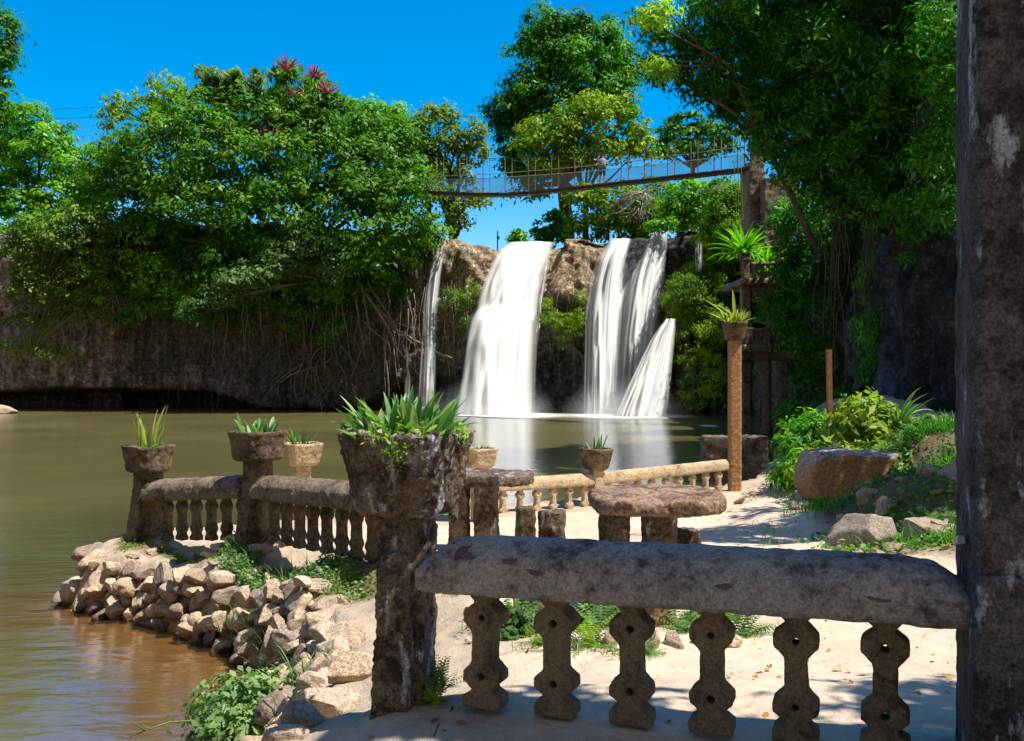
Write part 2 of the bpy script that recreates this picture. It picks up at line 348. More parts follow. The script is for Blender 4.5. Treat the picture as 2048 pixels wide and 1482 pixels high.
def crown_mesh(name, blobs, lsize, per, csize, K, aspect=.5, seed=0, upbias=.6, droop=.25, flat=.6, holes=.0):
    """blobs: (centre, rx, ry, rz). K clusters per unit of blob surface / csize^2; per leaves in each"""
    global RNG
    RNG = np.random.default_rng(seed+1); V = []; T = []
    for (c, rx, ry, rz) in blobs:
        area = 4*math.pi*((rx*ry)**1.6/3+(rx*rz)**1.6/3+(ry*rz)**1.6/3)**(1/1.6)
        n = max(8, int(K*area/(csize*csize)*DENS)); LEAVES[0] += n*per*2
        d = norm(RNG.normal(size=(n,3))); d[:, 2] = np.where((d[:, 2] < -.35) & (RNG.random(n) < .5), -d[:, 2], d[:, 2])
        rr = 1-np.abs(RNG.normal(size=n))*.16
        lump = fbm(d*2.8+np.array(c)*.37, seed, 3)*.48
        rr = np.clip(rr+lump, .25, 1.3)*np.where(RNG.random(n) < .10, RNG.uniform(1.05, 1.28, n), 1)
        if holes:
            keep = fbm(d*2.6+np.array(c)*.91, seed+5, 3) > -1+holes*1.3
            d, rr = d[keep], rr[keep]; n = len(d)
        cl = np.array(c)+d*rr[:, None]*np.array([rx, ry, rz])
        ct = np.clip(.5+RNG.normal(size=n)*.20+fbm(cl*.35, seed+3, 2)*.45, 0, 1)
        cs = csize*(.6+.8*RNG.random(n))
        m = np.repeat(np.arange(n), per*4); N = len(m)
        off = RNG.normal(size=(N,3))*np.array([1,1,flat])*cs[m, None]*.40
        pos = cl[m]+off; pos[:, 2] -= np.linalg.norm(off[:, :2], axis=1)*.25
        nr = d[m]*.5+norm(off)*.9+np.array([0,0,upbias])+RNG.normal(size=(N,3))*.33
        tint = np.clip(ct[m]+RNG.normal(size=N)*.16, 0, 1)
        v, tt = leaf_cloud(pos, nr, lsize*1.15*(.45+1.1*RNG.random(N)**1.5), tint, aspect, droop)
        V.append(v); T.append(tt)
    V = np.concatenate(V); T = np.concatenate(T)
    me = npmesh(name, V, np.arange(len(V)), 4); fattr(me, 'tint', T); return me
def pxblobs(d, lst):
    out = []
    for q in lst:
        px, py, rx, ry = q[:4]; dd = d+(q[4] if len(q) > 4 else 0); s = dd/F
        out.append((tuple(P(px, py, dd)), rx*s, (q[5] if len(q) > 5 else (rx+ry)*.5*s), ry*s))
    return out
def limb(mb, a, b, r0, r1, bend=.15, n=6, seg=7, seed=0):
    rd = random.Random(seed); a, b = Vector(a), Vector(b); ln = (b-a).length
    o1 = Vector((rd.uniform(-1,1), rd.uniform(-1,1), rd.uniform(-.3,.6)))*ln*bend; o2 = Vector((rd.uniform(-1,1), rd.uniform(-1,1), rd.uniform(-.3,.6)))*ln*bend
    pts = []
    for i in range(seg):
        t = i/(seg-1); pts.append(a*(1-t)**3+(a.lerp(b,.33)+o1)*3*t*(1-t)**2+(a.lerp(b,.66)+o2)*3*t*t*(1-t)+b*t**3)
    mb.tube(pts, r0, r1, n); return pts
def tree(name, label, cat, base, d, blobs, mat, lsize=.3, per=16, csize=1.1, K=1.0, tr=.3, fork=.4, seed=1, group=None, bark='bark', trunk=True, extra=None, **kw):
    bl = pxblobs(d, blobs); b = Vector(base)
    root = thing(name, label, cat, b, 0, group)
    me = crown_mesh('crown', [((c[0]-b.x, c[1]-b.y, c[2]-b.z), rx, ry, rz) for c, rx, ry, rz in bl], lsize, per, csize, K, seed=seed, **kw)
    link('crown', me, mat, root)
    if trunk:
        mb = MB(); cen = sum((Vector(q[0]) for q in bl), Vector())/len(bl)-b
        fk = Vector((cen.x*fork*.6, cen.y*fork*.6, cen.z*fork)); limb(mb, (0,0,-.4), fk, tr, tr*.75, .06, 8, 8, seed)
        for i, q in enumerate(bl): limb(mb, fk, Vector(q[0])-b+Vector((0,0,q[3]*.25)), tr*.55, tr*.1, .16, 6, 8, seed*31+i)
        if extra: extra(mb)
        mb.build('trunk', MAT[bark], root, True)
    return root

# ================================================================== SETTING
EDGE = [(-1.25,-12),(-1.2,2.5),(-1.17,4.4),(-1.13,5.3),(-1.16,6.6),(-1.36,8.0),(-1.98,9.3),(-3.12,10.7),(-4.27,11.6),(-5.3,12.1),(-5.55,12.7),
        (-5.2,13.6),(-4.5,14.9),(-3.4,16.3),(-1.6,18.3),(0,20.1),(2.6,21.9),(5.2,23.5),(6.6,25.2),(7.6,26.6),(8.6,29),(10.5,32),(13,36),(30,40),(60,40),(60,-12)]
CTRL = np.array([(-.48,4.6,.0),(.5,4.35,0),(1.6,3.95,0),(0,0,0),(-1,2,-.05),(2.5,0,0),(-1,4.5,-.24),(-.9,5.4,-.38),(-.95,6.6,-.48),(-1.1,7.8,-.52),(-1.8,9.1,-.66),(-2.9,10.5,-.74),(-4.1,11.4,-.82),
  (-5.0,12.2,-.74),(-4.95,12.9,-.67),(-3.1,11.6,-.46),(-1.5,10,-.37),(-.6,8.2,-.33),(-.4,6.2,-.18),(.5,6,-.13),(1.5,7.5,-.25),(1,10.5,-.48),(0,9,-.4),(3,10,-.5),(0,14,-.88),(4,13.5,-.82),(-3,14.5,-.85),(0,19,-1.24),(5.3,22.7,-1.28),
  (3,17,-1.18),(3.2,19.5,-1.32),(0,17.6,-1.24),(1.5,18.8,-1.33),(4.6,20.8,-1.35),(5.2,18.4,-1.08),(5.7,20.2,-1.16),(6.0,22,-1.25),(6.5,20.6,-.95),(6.5,24,-1.24),(4.6,12.2,-.62),(5.6,11.8,-.35),(6.5,14,.05),(5.6,17,-.85),(6.6,17.5,-.4),(7.4,20.5,.1),(8.2,18,.45),(9,22,.5),(7,23,-.8),(10,26,.4),(13,30,.8),(15,22,2.0),(15,10,1.6),(9,9,.8),(6,6,.1),(10,2,.3),(30,20,5),(40,0,3)])
def landz(x, y):
    d2 = (x[:,None]-CTRL[None,:,0])**2+(y[:,None]-CTRL[None,:,1])**2+.12
    w = d2**-1.9; return (w*CTRL[None,:,2]).sum(1)/w.sum(1)
def edge_sd(x, y):
    """signed distance to the land outline, positive on land"""
    best = np.full(len(x), 1e9); ins = np.zeros(len(x), bool); n = len(EDGE)
    for i in range(n):
        ax, ay = EDGE[i]; bx, by = EDGE[(i+1) % n]; dx, dy = bx-ax, by-ay
        t = np.clip(((x-ax)*dx+(y-ay)*dy)/(dx*dx+dy*dy), 0, 1)
        best = np.minimum(best, np.hypot(x-ax-t*dx, y-ay-t*dy))
        c = ((ay > y) != (by > y)) & (x < (bx-ax)*(y-ay)/(by-ay+1e-12)+ax); ins ^= c
    return np.where(ins, best, -best)
def ground_z(x, y):
    x = np.atleast_1d(np.asarray(x, float)); y = np.atleast_1d(np.asarray(y, float))
    sd = edge_sd(x, y)+fbm(np.stack([x*1.7, y*1.7, x*0], 1), 5, 3)*.12
    z = landz(x, y); nz = np.stack([x, y, x*0], 1)
    z = z+fbm(nz*1.4, 2, 3)*.035+fbm(nz*5, 3, 2)*.010
    z = z+np.clip((1.1-sd)/.3, 0, 1)*(y > 4.8)*(y < 16)*(x < 0)*(np.abs(fbm(nz*2.3, 6, 3))*.16-.05)
    s = np.maximum(0, -sd); near = y < 8.5; nf = np.clip((8.5-y)/1.5, 0, 1)
    slope = 3.2*(1-nf)+1.1*nf
    bank = np.maximum(z-s*slope, -1.42); beach = -1.42-(np.maximum(0, s-(z+1.42)/slope))*.10
    out = np.where(sd > 0, z, np.minimum(bank, np.where(bank <= -1.419, beach, bank)))
    out = np.maximum(out, -3.2+0*out)
    far = np.clip((y-84)/8, 0, 1)
    return out*(1-far)+far*(9.0+y*0)
def gz(x, y): return float(ground_z(x, y)[0])
def G(px, py, d=None):
    """point on the ground seen at pixel px, py"""
    lo = None
    for d in np.arange(2.5, 60, .05):
        p = P(px, py, d)
        if p.z <= gz(p.x, p.y): return p
    return P(px, py, 20)
def build_ground():
    xs = np.concatenate([np.array([-900,-300,-120,-70,-45,-30,-22,-16,-12,-9]), np.arange(-7.5, 9.5, .085), np.array([10,10.6,11.4,12.5,14,16,19,23,30,45,70,120,300,900])])
    ys = np.concatenate([np.array([-300,-60,-20,-8,-3,0,1.5]), np.arange(2.5, 15, .085), np.arange(15, 30, .17), np.array([30.5,31.5,33,35,38,42,47,53,60,66,72,78,84,88,94,120,300,1500])])
    X, Y = np.meshgrid(xs, ys); x, y = X.ravel(), Y.ravel(); z = ground_z(x, y); sd = edge_sd(x, y)
    nx, ny = len(xs), len(ys); i = np.arange(nx*ny).reshape(ny, nx)
    f = np.stack([i[:-1,:-1], i[:-1,1:], i[1:,1:], i[1:,:-1]], -1).reshape(-1)
    me = npmesh('ground', np.stack([x, y, z], 1), f, 4)
    n = fbm(np.stack([x*.9, y*.9, x*0], 1), 9, 4); n2 = fbm(np.stack([x*3, y*3, x*0], 1), 11, 3)
    sand = np.array([.64,.505,.375]); ledge = np.array([.46,.36,.26]); soil = np.array([.145,.115,.065]); wet = np.array([.52,.27,.10]); grassy = np.array([.10,.13,.03]); path = np.array([.50,.41,.33])
    col = np.tile(sand, (len(x), 1))
    def blend(m, c):
        nonlocal col; m = np.clip(m, 0, 1)[:, None]; col = col*(1-m)+c*m
    blend((1.25-sd)/.3+n*.8, ledge)                                              # stone ledge along the wall
    blend(np.where((sd > 0) & (y < 3.9-.38*(x-1)), 1.2, 0)+n*.2, path)
    terr = np.clip(1-np.abs((y-10.6)+.72*(x+2.4)+.25)/.62, 0, 1)*(x < -.8)*(sd > .25)  # soil strip on the outside of the terrace balustrade
    blend(terr*2.2+n2*.5*(terr > 0), soil)
    blend(((x-4.4)/.6+n*1.2)*(y > 10)*(y < 23)*(x > .29*y+.4), soil)
    blend((sd < 0)*(.25-z*0)*0, ledge); blend((sd < .02)*(z < -1.12)*1., wet); blend((z < -1.9)*1., wet*.5)
    blend((y > 80)*1., grassy)
    cattr(me, 'col', col)
    o = link('ground', me, MAT['ground'], None, True); tag(o, kind='structure')
build_ground()
def build_water():
    xs = np.concatenate([np.linspace(-140,-14,24), np.arange(-13,9,.25), np.linspace(9.5,60,24)]); ys = np.concatenate([np.linspace(-30,2,6), np.arange(2.5,30,.25), np.linspace(31,80,30)])
    X, Y = np.meshgrid(xs, ys); x, y = X.ravel(), Y.ravel(); nx, ny = len(xs), len(ys); i = np.arange(nx*ny).reshape(ny, nx)
    f = np.stack([i[:-1,:-1], i[:-1,1:], i[1:,1:], i[1:,:-1]], -1).reshape(-1)
    me = npmesh('water', np.stack([x, y, x*0+WATER], 1), f, 4)
    dep = np.maximum(0, WATER-ground_z(x, y)); fattr(me, 'turbid', 1-np.exp(-dep/.30))
    tag(link('water', me, MAT['water'], None, True), kind='structure')
build_water()

# cliff: a wall following a plan line, undercut near the water
def build_cliff():
    #       px,   d,  top y px, undercut bottom z, recess
    prof = [(-700,70,330,-.1,4),(-250,73.5,440,.1,5),(0,73.5,452,.05,6),(130,72.5,452,.35,7),(215,73,445,.3,7),(300,74.5,430,.1,7),(420,73.5,440,.1,6),(470,73,440,-.5,4),(520,72.5,440,-1.2,2),(700,71.5,450,-1.2,2),(800,70.8,455,.8,3.5),(868,70,474,3.0,3.5),
            (900,69.6,474,4.2,3.0),(960,69.2,486,4.2,3.2),(1000,69.4,499,4.6,3.4),(1105,69.2,496,4.6,3.4),(1125,67.6,474,4.8,3.6),(1175,67.6,473,4.6,3.6),(1200,68.4,486,4.6,3.4),(1280,68.4,474,4.6,3.4),(1340,67.8,468,4.4,3.4),(1360,66.6,462,4,3.2),(1400,66.6,462,2,2),
            (1440,67,468,.5,1.5),(1480,66.5,476,0,1),(1502,62,474,0,0),(1520,57,470,0,0),(1560,51,440,-1.2,0),(1640,43,400,-1.2,0),(1720,36,350,-1.2,0),(1790,31,250,-1.2,0),(1850,28.5,150,-1.2,0),(1920,26.5,60,-1.2,0),(2050,25,0,-1.2,0),(2300,24,-100,-1.2,0),(2900,20,-200,-1.2,0)]
    pr = np.array(prof, float); px = np.concatenate([np.arange(-700,-60,30), np.arange(-60,1480,4.), np.arange(1480,2900,8)])
    d = np.interp(px, pr[:,0], pr[:,1]); ty = np.interp(px, pr[:,0], pr[:,2]); ub = np.interp(px, pr[:,0], pr[:,3]); rc = np.interp(px, pr[:,0], pr[:,4])
    T = np.concatenate([np.linspace(0,1,96), np.array([1.03,1.1,1.25])]); n = len(px); m = len(T)
    X = (px-CX)*d/F; top = EYE-(ty-CY)*d/F; bot = WATER-1.2
    vs = np.zeros((m, n, 3)); nrm = np.stack([-np.gradient(d), np.gradient(X)], 1)*-1; nrm /= np.linalg.norm(nrm, axis=1)[:, None]
    nrm = np.where(((nrm*np.stack([X, d], 1)).sum(1) > 0)[:,None], -nrm, nrm)
    for k, t in enumerate(T):
        if t <= 1:
            z = bot+(top-bot)*t
            off = -rc*np.clip((ub-z)/np.maximum(.5, np.where(ub > 1, 3.2, .35)), 0, 1)
            off = off-np.clip((t-.9)/.1, 0, 1)**2*1.6+np.where((ub > 3), .9*np.exp(-((z-(ub+2.2))/1.7)**2), 0)
        else:
            z = top-(t-1)*9.; off = np.full(n, -1.6-(t-1)*40.)
        p = np.stack([X, d, z], 1); q = p*np.array([.22,.22,.30]); b = fbm(q, 21, 5)*1.1+fbm(p*np.array([1.1,1.1,.9]), 23, 4)*.85+np.abs(fbm(p*np.array([.8,.8,.25]), 27, 3))*.9
        off = off+b*(1 if t <= 1 else .25)
        vs[k] = np.stack([X+nrm[:,0]*off, d+nrm[:,1]*off, z+(fbm(p*.9, 25, 3)*.35 if t > .93 else 0)], 1)
    i = np.arange(m*n).reshape(m, n); f = np.stack([i[:-1,:-1], i[:-1,1:], i[1:,1:], i[1:,:-1]], -1).reshape(-1)
    v = vs.reshape(-1,3); me = npmesh('cliff', v, f, 4); PX = np.tile(px, m); z = v[:,2]; nn = fbm(v*.35, 31, 4); n2 = fbm(v*np.array([.5,.5,.08]), 33, 4); n3 = fbm(v*1.3, 35, 3)
    col = np.tile(np.array([.185,.162,.158]), (len(v), 1))
    def blend(mk, c):
        nonlocal col; mk = np.clip(mk, 0, 1)[:, None]; col = col*(1-mk)+np.array(c)*mk
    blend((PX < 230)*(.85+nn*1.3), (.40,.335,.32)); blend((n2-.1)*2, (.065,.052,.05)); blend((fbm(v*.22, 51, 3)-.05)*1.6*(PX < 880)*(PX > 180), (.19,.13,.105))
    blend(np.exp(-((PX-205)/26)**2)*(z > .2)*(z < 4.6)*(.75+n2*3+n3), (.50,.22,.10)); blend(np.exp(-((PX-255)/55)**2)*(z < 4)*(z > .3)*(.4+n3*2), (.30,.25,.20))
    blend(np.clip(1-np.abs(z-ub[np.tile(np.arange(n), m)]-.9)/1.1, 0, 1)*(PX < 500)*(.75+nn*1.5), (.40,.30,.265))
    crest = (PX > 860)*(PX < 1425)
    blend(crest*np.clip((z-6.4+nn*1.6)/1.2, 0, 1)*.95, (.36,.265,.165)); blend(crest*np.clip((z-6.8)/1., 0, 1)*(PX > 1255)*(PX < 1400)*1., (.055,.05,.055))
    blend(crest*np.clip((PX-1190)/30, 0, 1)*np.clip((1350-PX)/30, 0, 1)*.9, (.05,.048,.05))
    blend(crest*(z < 6.2)*(z > 2.5)*(.15+n3*2.4), (.10,.12,.02)); blend((PX > 1395)*(PX < 1780)*(.65+n3), (.035,.055,.015)); blend((PX > 1780)*1., (.045,.042,.047)); blend((PX > 1780)*np.clip(n2*3, 0, .8), (.17,.175,.215))  # right-hand wall: shade is put into its darkened rock colour
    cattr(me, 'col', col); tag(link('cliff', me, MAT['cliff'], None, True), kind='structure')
build_cliff()

# ================================================================== WATERFALLS
def fall_sheet(name, rows, mat, parent, bulge=.6, ncol=36, fin=.0, fout=.0, off=0.):
    rows = np.array(rows, float); ys = np.linspace(rows[0,0], rows[-1,0], 80)
    xl = np.interp(ys, rows[:,0], rows[:,1]); xr = np.interp(ys, rows[:,0], rows[:,2]); d = np.interp(ys, rows[:,0], rows[:,3])-off
    for a in (xl, xr, d): a[:] = np.convolve(np.pad(a, 4, mode='edge'), np.ones(9)/9, 'valid')
    u = np.linspace(0,1,ncol); V = []; U = []; Fd = []
    for k, y in enumerate(ys):
        w = k/(len(ys)-1); xx = xl[k]+(xr[k]-xl[k])*u; dd = d[k]-bulge*(1-(2*u-1)**2)+fbm(np.stack([u*9, u*0+w*2, u*0+off], 1), 41, 2)*.35
        V.append(np.stack([(xx-CX)*dd/F, dd, EYE-(y-CY)*d[k]/F+0*u], 1)); U.append(np.stack([u, u*0+w], 1))
        Fd.append(np.full(ncol, min(1, w/fin if fin else 1, (1-w)/fout if fout else 1)))
    V = np.concatenate(V); U = np.concatenate(U); i = np.arange(len(V)).reshape(len(ys), ncol)
    f = np.stack([i[:-1,:-1], i[1:,:-1], i[1:,1:], i[:-1,1:]], -1).reshape(-1)
    me = npmesh(name, V, f, 4); fattr(me, 'fade', np.concatenate(Fd)); uv = me.uv_layers.new(name='UVMap'); uv.data.foreach_set('uv', U[f].astype(np.float32).ravel())
    return link(name, me, mat, parent, True)
FM = [fall_mat('fall_dense', 1.15, 1), fall_mat('fall_streaks', .8, 4, thin=.05), fall_mat('fall_thin', .5, 8), fall_mat('fall_lace', 1.2, 11, net=.75), fall_mat('fall_veil', .66, 15), fall_mat('fall_film', .8, 19, thin=.32), fall_mat('fall_core', 1.45, 23, thin=.6)]
w1 = thing('waterfall', 'broad central white waterfall dropping in two tiers over the cliff', 'waterfall', (0,0,0), 0, 'waterfalls over the cliff')
up = [(485,1018,1112,70.2),(491,1008,1110,69.2),(500,998,1106,68.2),(520,984,1100,67.6),(560,966,1090,67.2),(600,955,1082,66.9),(640,946,1076,66.7)]
lo = [(600,975,1060,66.8),(620,950,1072,66.4),(640,940,1074,65.9),(680,932,1072,65.4),(740,924,1069,65.0),(832,906,1068,64.4)]
fall_sheet('upper_tier', up, FM[0], w1); fall_sheet('upper_tier', up, FM[1], w1, .5, off=.5)
fall_sheet('lower_tier', lo, FM[0], w1, .8, fin=.06); fall_sheet('lower_tier', [(r[0], r[1]-5, r[2]+4, r[3]) for r in lo], FM[4], w1, .8, fin=.06, off=.5)
fall_sheet('side_strand', [(520,1082,1102,67.4),(600,1072,1086,67),(640,1068,1084,66.8),(700,1062,1076,66.4)], FM[3], w1, .1, fout=.3)
fall_sheet('upper_tier', [(r[0], r[1]+3, r[2]-6, r[3]+.25) for r in up], FM[6], w1, .5); fall_sheet('lower_tier', [(r[0], r[1]+5, r[2]-4, r[3]+.25) for r in lo], FM[6], w1, .7, fin=.06)
w2 = thing('waterfall', 'thin bluish ribbon of waterfall at the tree-covered left end of the crest', 'waterfall', (0,0,0), 0, 'waterfalls over the cliff')
rb = [(488,876,892,69.6),(505,872,890,68.6),(540,860,882,68.2),(600,850,876,67.8),(700,846,872,67.4),(820,838,868,67)]
fall_sheet('strand', rb, FM[1], w2, .2, 18, fout=.15); fall_sheet('strand', [(r[0], r[1]-3, r[2]+2, r[3]) for r in rb], FM[2], w2, .2, 18, fin=.1, fout=.2, off=.3)
fall_sheet('strand', [(740,812,822,67.4),(820,806,822,67)], FM[2], w2, .1, 10, fin=.5, fout=.3)
w3 = thing('waterfall', 'lacy waterfall streaming down dark rock, left of the pair by the mossy bulge', 'waterfall', (0,0,0), 0, 'waterfalls over the cliff')
a3 = [(478,1228,1268,68.6),(486,1214,1262,67.6),(510,1196,1256,67.1),(560,1180,1250,66.8),(620,1170,1248,66.4),(700,1168,1244,66),(834,1164,1240,65.4)]
fall_sheet('veil', a3, FM[3], w3, .4, 40); fall_sheet('veil', [(500,1212,1330,67.4),(540,1186,1334,67),(620,1170,1326,66.6),(834,1160,1306,65.8)], FM[5], w3, .2, 50, fin=.25); fall_sheet('veil', [(r[0], r[1]+5, r[2]-3, r[3]) for r in a3], FM[4], w3, .3, 40, off=.5)
fall_sheet('veil', [(r[0], r[1]+14, r[2]-18, r[3]) for r in a3], FM[4], w3, .3, 30, off=.3)
fall_sheet('veil', [(480,1228,1262,68.2),(510,1206,1252,67.2),(560,1196,1244,66.8),(620,1190,1238,66.4),(700,1186,1226,66),(834,1178,1218,65.5)], FM[6], w3, .3, 30, fout=.9)
w4 = thing('waterfall', 'lacy waterfall from the bridge-side notch, between the other lacy fall and the jet', 'waterfall', (0,0,0), 0, 'waterfalls over the cliff')
a4 = [(466,1306,1338,68.4),(478,1298,1336,67.4),(510,1280,1334,67),(560,1262,1330,66.6),(610,1254,1322,66.2),(680,1246,1312,65.8),(832,1236,1296,65.2)]
fall_sheet('veil', a4, FM[3], w4, .4, 40, fout=.2); fall_sheet('veil', [(r[0], r[1]+4, r[2]-8, r[3]) for r in a4], FM[0], w4, .3, 30, fout=.5, off=.3); fall_sheet('veil', a4, FM[4], w4, .3, 40, fout=.4, off=.55)
w5 = thing('waterfall', 'slanting jet of white water shooting out from below the mossy bulge', 'waterfall', (0,0,0), 0, 'waterfalls over the cliff')
a5 = [(638,1332,1352,63.4),(650,1320,1352,63.2),(680,1300,1350,62.9),(720,1280,1346,62.6),(770,1256,1342,62.3),(834,1228,1336,62.0)]
fall_sheet('jet', a5, FM[0], w5, .5, 36); fall_sheet('jet', [(r[0], r[1], r[2]-(r[0]-638)*.3, r[3]) for r in a5], FM[0], w5, .5, 30, off=.4); fall_sheet('jet', a5, FM[4], w5, .5, 36, off=.6)
fall_sheet('jet', [(r[0]+2, r[1]+3, r[2]-3-(r[0]-638)*.22, r[3]+.2) for r in a5], FM[6], w5, .5, 30)
fall_sheet('veil', [(470,1310,1336,68.2),(500,1288,1332,67.2),(560,1272,1324,66.7),(610,1266,1312,66.3)], FM[6], w4, .3, 24, fout=.8)
w6 = thing('waterfall', 'small trickle of white water at the far end beside the mossy bulge', 'waterfall', (0,0,0), 0, 'waterfalls over the cliff')
fall_sheet('strand', [(484,1390,1408,62.6),(520,1390,1406,62.4),(545,1392,1402,62.3)], FM[2], w6, .1, 14, fin=.2, fout=.4)
def foam(name, px0, px1, d0, d1, mat=MAT['foam'], z=.02):
    xs = np.linspace(0,1,60); ys = np.linspace(0,1,24); X, Y = np.meshgrid(xs, ys); x, y = X.ravel(), Y.ravel()
    dd = d0+(d1-d0)*y; wx = (px0+(px1-px0)*x-CX)*((d0+d1)/2)/F
    me = npmesh(name, np.stack([wx, dd, WATER+z+0*x], 1), (lambda i: np.stack([i[:-1,:-1], i[:-1,1:], i[1:,1:], i[1:,:-1]], -1).reshape(-1))(np.arange(60*24).reshape(24,60)), 4)
    r = np.clip(1.15-np.sqrt((2*x-1)**2*1.1+(2*y-1)**2*1.1), 0, 1); fattr(me, 'fade', np.clip(r*1.7, 0, 1)**1.6)
    return tag(link(name, me, mat), 'white churned foam on the water where the falls land', 'foam', None, 'stuff')
foam('foam', 850, 1170, 58.5, 68.5); foam('foam', 1110, 1400, 57.5, 68, z=.03); foam('foam', 1395, 1440, 50, 52.4, z=.02)

def mist(px, d, rx, ry, h, dens):
    t = NT('mist'); z = t.n('ShaderNodeSeparateXYZ', {0: t.obj()}); p = t.obj()
    r = t.n('ShaderNodeVectorMath', {0: p}, operation='LENGTH').outputs['Value']
    f = t.math('POWER', t.math('MAXIMUM', t.math('SUBTRACT', 1., r), 0.), 1.6)
    f = t.math('MULTIPLY', f, t.ramp(t.noise(p, 2.2, 3), [(.3, .35), (.7, 1)]))
    vs = t.n('ShaderNodeVolumeScatter', {'Color': (.95,.97,1,1), 'Density': t.math('MULTIPLY', f, dens), 'Anisotropy': .3})
    t.t.links.new(vs.outputs[0], t.out.inputs['Volume'])
    bm = bmesh.new(); bmesh.ops.create_icosphere(bm, subdivisions=3, radius=1); me = bpy.data.meshes.new('mist'); bm.to_mesh(me); bm.free()
    o = link('mist', me, t.m); p0 = P(px, 0, d); o.location = (p0.x, d, WATER+.03); o.scale = (rx, ry, h)
    tag(o, 'soft white spray hanging where the falls hit the water', 'mist', None, 'stuff')
mist(985, 63.6, 4.6, 2.6, 3.0, .8); mist(1250, 62.2, 4.6, 2.6, 2.7, .8); mist(850, 66, 1.6, 1.4, 2.2, .4)

# ================================================================== BALUSTRADES
def baluster_mesh(name, s=1., holes=True, thick=.125):
    R_ = [(.097,0),(.097,.05),(.040,.088),(.062,.104),(.095,.130),(.095,.170),(.050,.212),(.047,.355),(.060,.372),(.095,.408),(.095,.452),(.060,.484),(.034,.504),(.088,.560)]
    out = [(x, z) for x, z in R_]+[(-x, z) for x, z in reversed(R_)]
    bm = bmesh.new(); ev = [bm.verts.new((x*s, -thick*s/2, z*s)) for x, z in out]; es = [bm.edges.new((ev[i], ev[(i+1) % len(ev)])) for i in range(len(ev))]
    if holes:
        for zc in (.150, .430):
            hv = [bm.verts.new((.018*s*math.cos(2*math.pi*k/10), -thick*s/2, (zc+.018*math.sin(2*math.pi*k/10))*s)) for k in range(10)]
            es += [bm.edges.new((hv[i], hv[(i+1) % 10])) for i in range(10)]
    r = bmesh.ops.triangle_fill(bm, use_beauty=True, edges=es); fs = [g for g in r['geom'] if isinstance(g, bmesh.types.BMFace)]
    ex = bmesh.ops.extrude_face_region(bm, geom=fs); bmesh.ops.translate(bm, vec=(0, thick*s, 0), verts=[g for g in ex['geom'] if isinstance(g, bmesh.types.BMVert)])
    bmesh.ops.recalc_face_normals(bm, faces=bm.faces); me = bpy.data.meshes.new(name); bm.to_mesh(me); bm.free(); return me
def post_mesh(w, h, but=.15, side=-1, cham=.03, bh=.72):
    """square shaft with a sloping buttress growing outwards towards the foot (outwards = -y)"""
    mb = MB(); mb.box((0,0,h/2-.04), (w, w, h+.08), 1, 0, cham)
    if but:
        hw = w*.40; f = -w/2
        mb.add([(-hw,f+.02,-.1),(hw,f+.02,-.1),(hw,f-but,-.1),(-hw,f-but,-.1),(-hw,f+.02,bh),(hw,f+.02,bh),(hw*.86,f-.025,bh),(-hw*.86,f-.025,bh)],
               [(3,2,1,0),(4,5,6,7),(0,1,5,4),(1,2,6,5),(2,3,7,6),(3,0,4,7)])
    return mb
def pot_mb(wt, wb, h, ch=.16):
    mb = MB()
    def ring(w, z, c): 
        x = w/2; k = c*w
        return [(-x+k,-x,z),(x-k,-x,z),(x,-x+k,z),(x,x-k,z),(x-k,x,z),(-x+k,x,z),(-x,x-k,z),(-x,-x+k,z)]
    mb.rings([ring(wb*.92, 0, ch), ring(wb*1.10, .035, ch), ring(wb*.35+wt*.60, h*.36, ch), ring(wt*.965, h*.84, ch), ring(wt, h*.92, ch), ring(wt, h, ch), ring(wt*.82, h, ch), ring(wt*.80, h-.06, ch)])
    return mb
def planter_post(label, loc, rz, w, h, pot, mat, vox=.014, group=None, but=.15, amp=.03, potmat=None, name='planter_post'):
    t = thing(name, label, 'planter post', loc, rz, group)
    o = post_mesh(w, h, but).build('post', mat, t); rough(o, vox, amp*.8, .10, amp*.4, .025)
    wt, wb, ph = pot; p = pot_mb(wt, wb, ph).build('pot', potmat or mat, t); p.location = (0,0,h); rough(p, vox, amp, .09, amp*.45, .022)
    mb = MB(); mb.box((0,0,h+ph-.06), (wt*.8, wt*.8, .06), 1, 0, wt*.15); mb.build('soil', MAT['soil'], t)
    return t
def rail_sweep(mb, a, b, w, h, hip=.12, n=18, lip=.07):
    """domed coping between two points, hipped at both ends"""
    a, b = Vector(a), Vector(b); d = (b-a); ln = d.length; d.normalize(); s = Vector((d.y, -d.x, 0)); s.normalize()
    rs = []
    for i in range(n+1):
        t = i/n*ln; e = min(t, ln-t)/max(hip, 1e-3) if hip else 1; e = min(1, e); k = .30+.70*math.sin(e*math.pi/2)
        p = a+d*t; sec = [(-.5,0),(-.5,lip)]+[(-.5*math.cos(q*math.pi/8), lip+(h-lip)*math.sin(q*math.pi/8)*k) for q in range(1,8)]+[(.5,lip),(.5,0),(.42,-.03),(-.42,-.03)]
        rs.append([p+s*(x*w)+Vector((0,0,z)) for x, z in sec])
    mb.rings(rs)
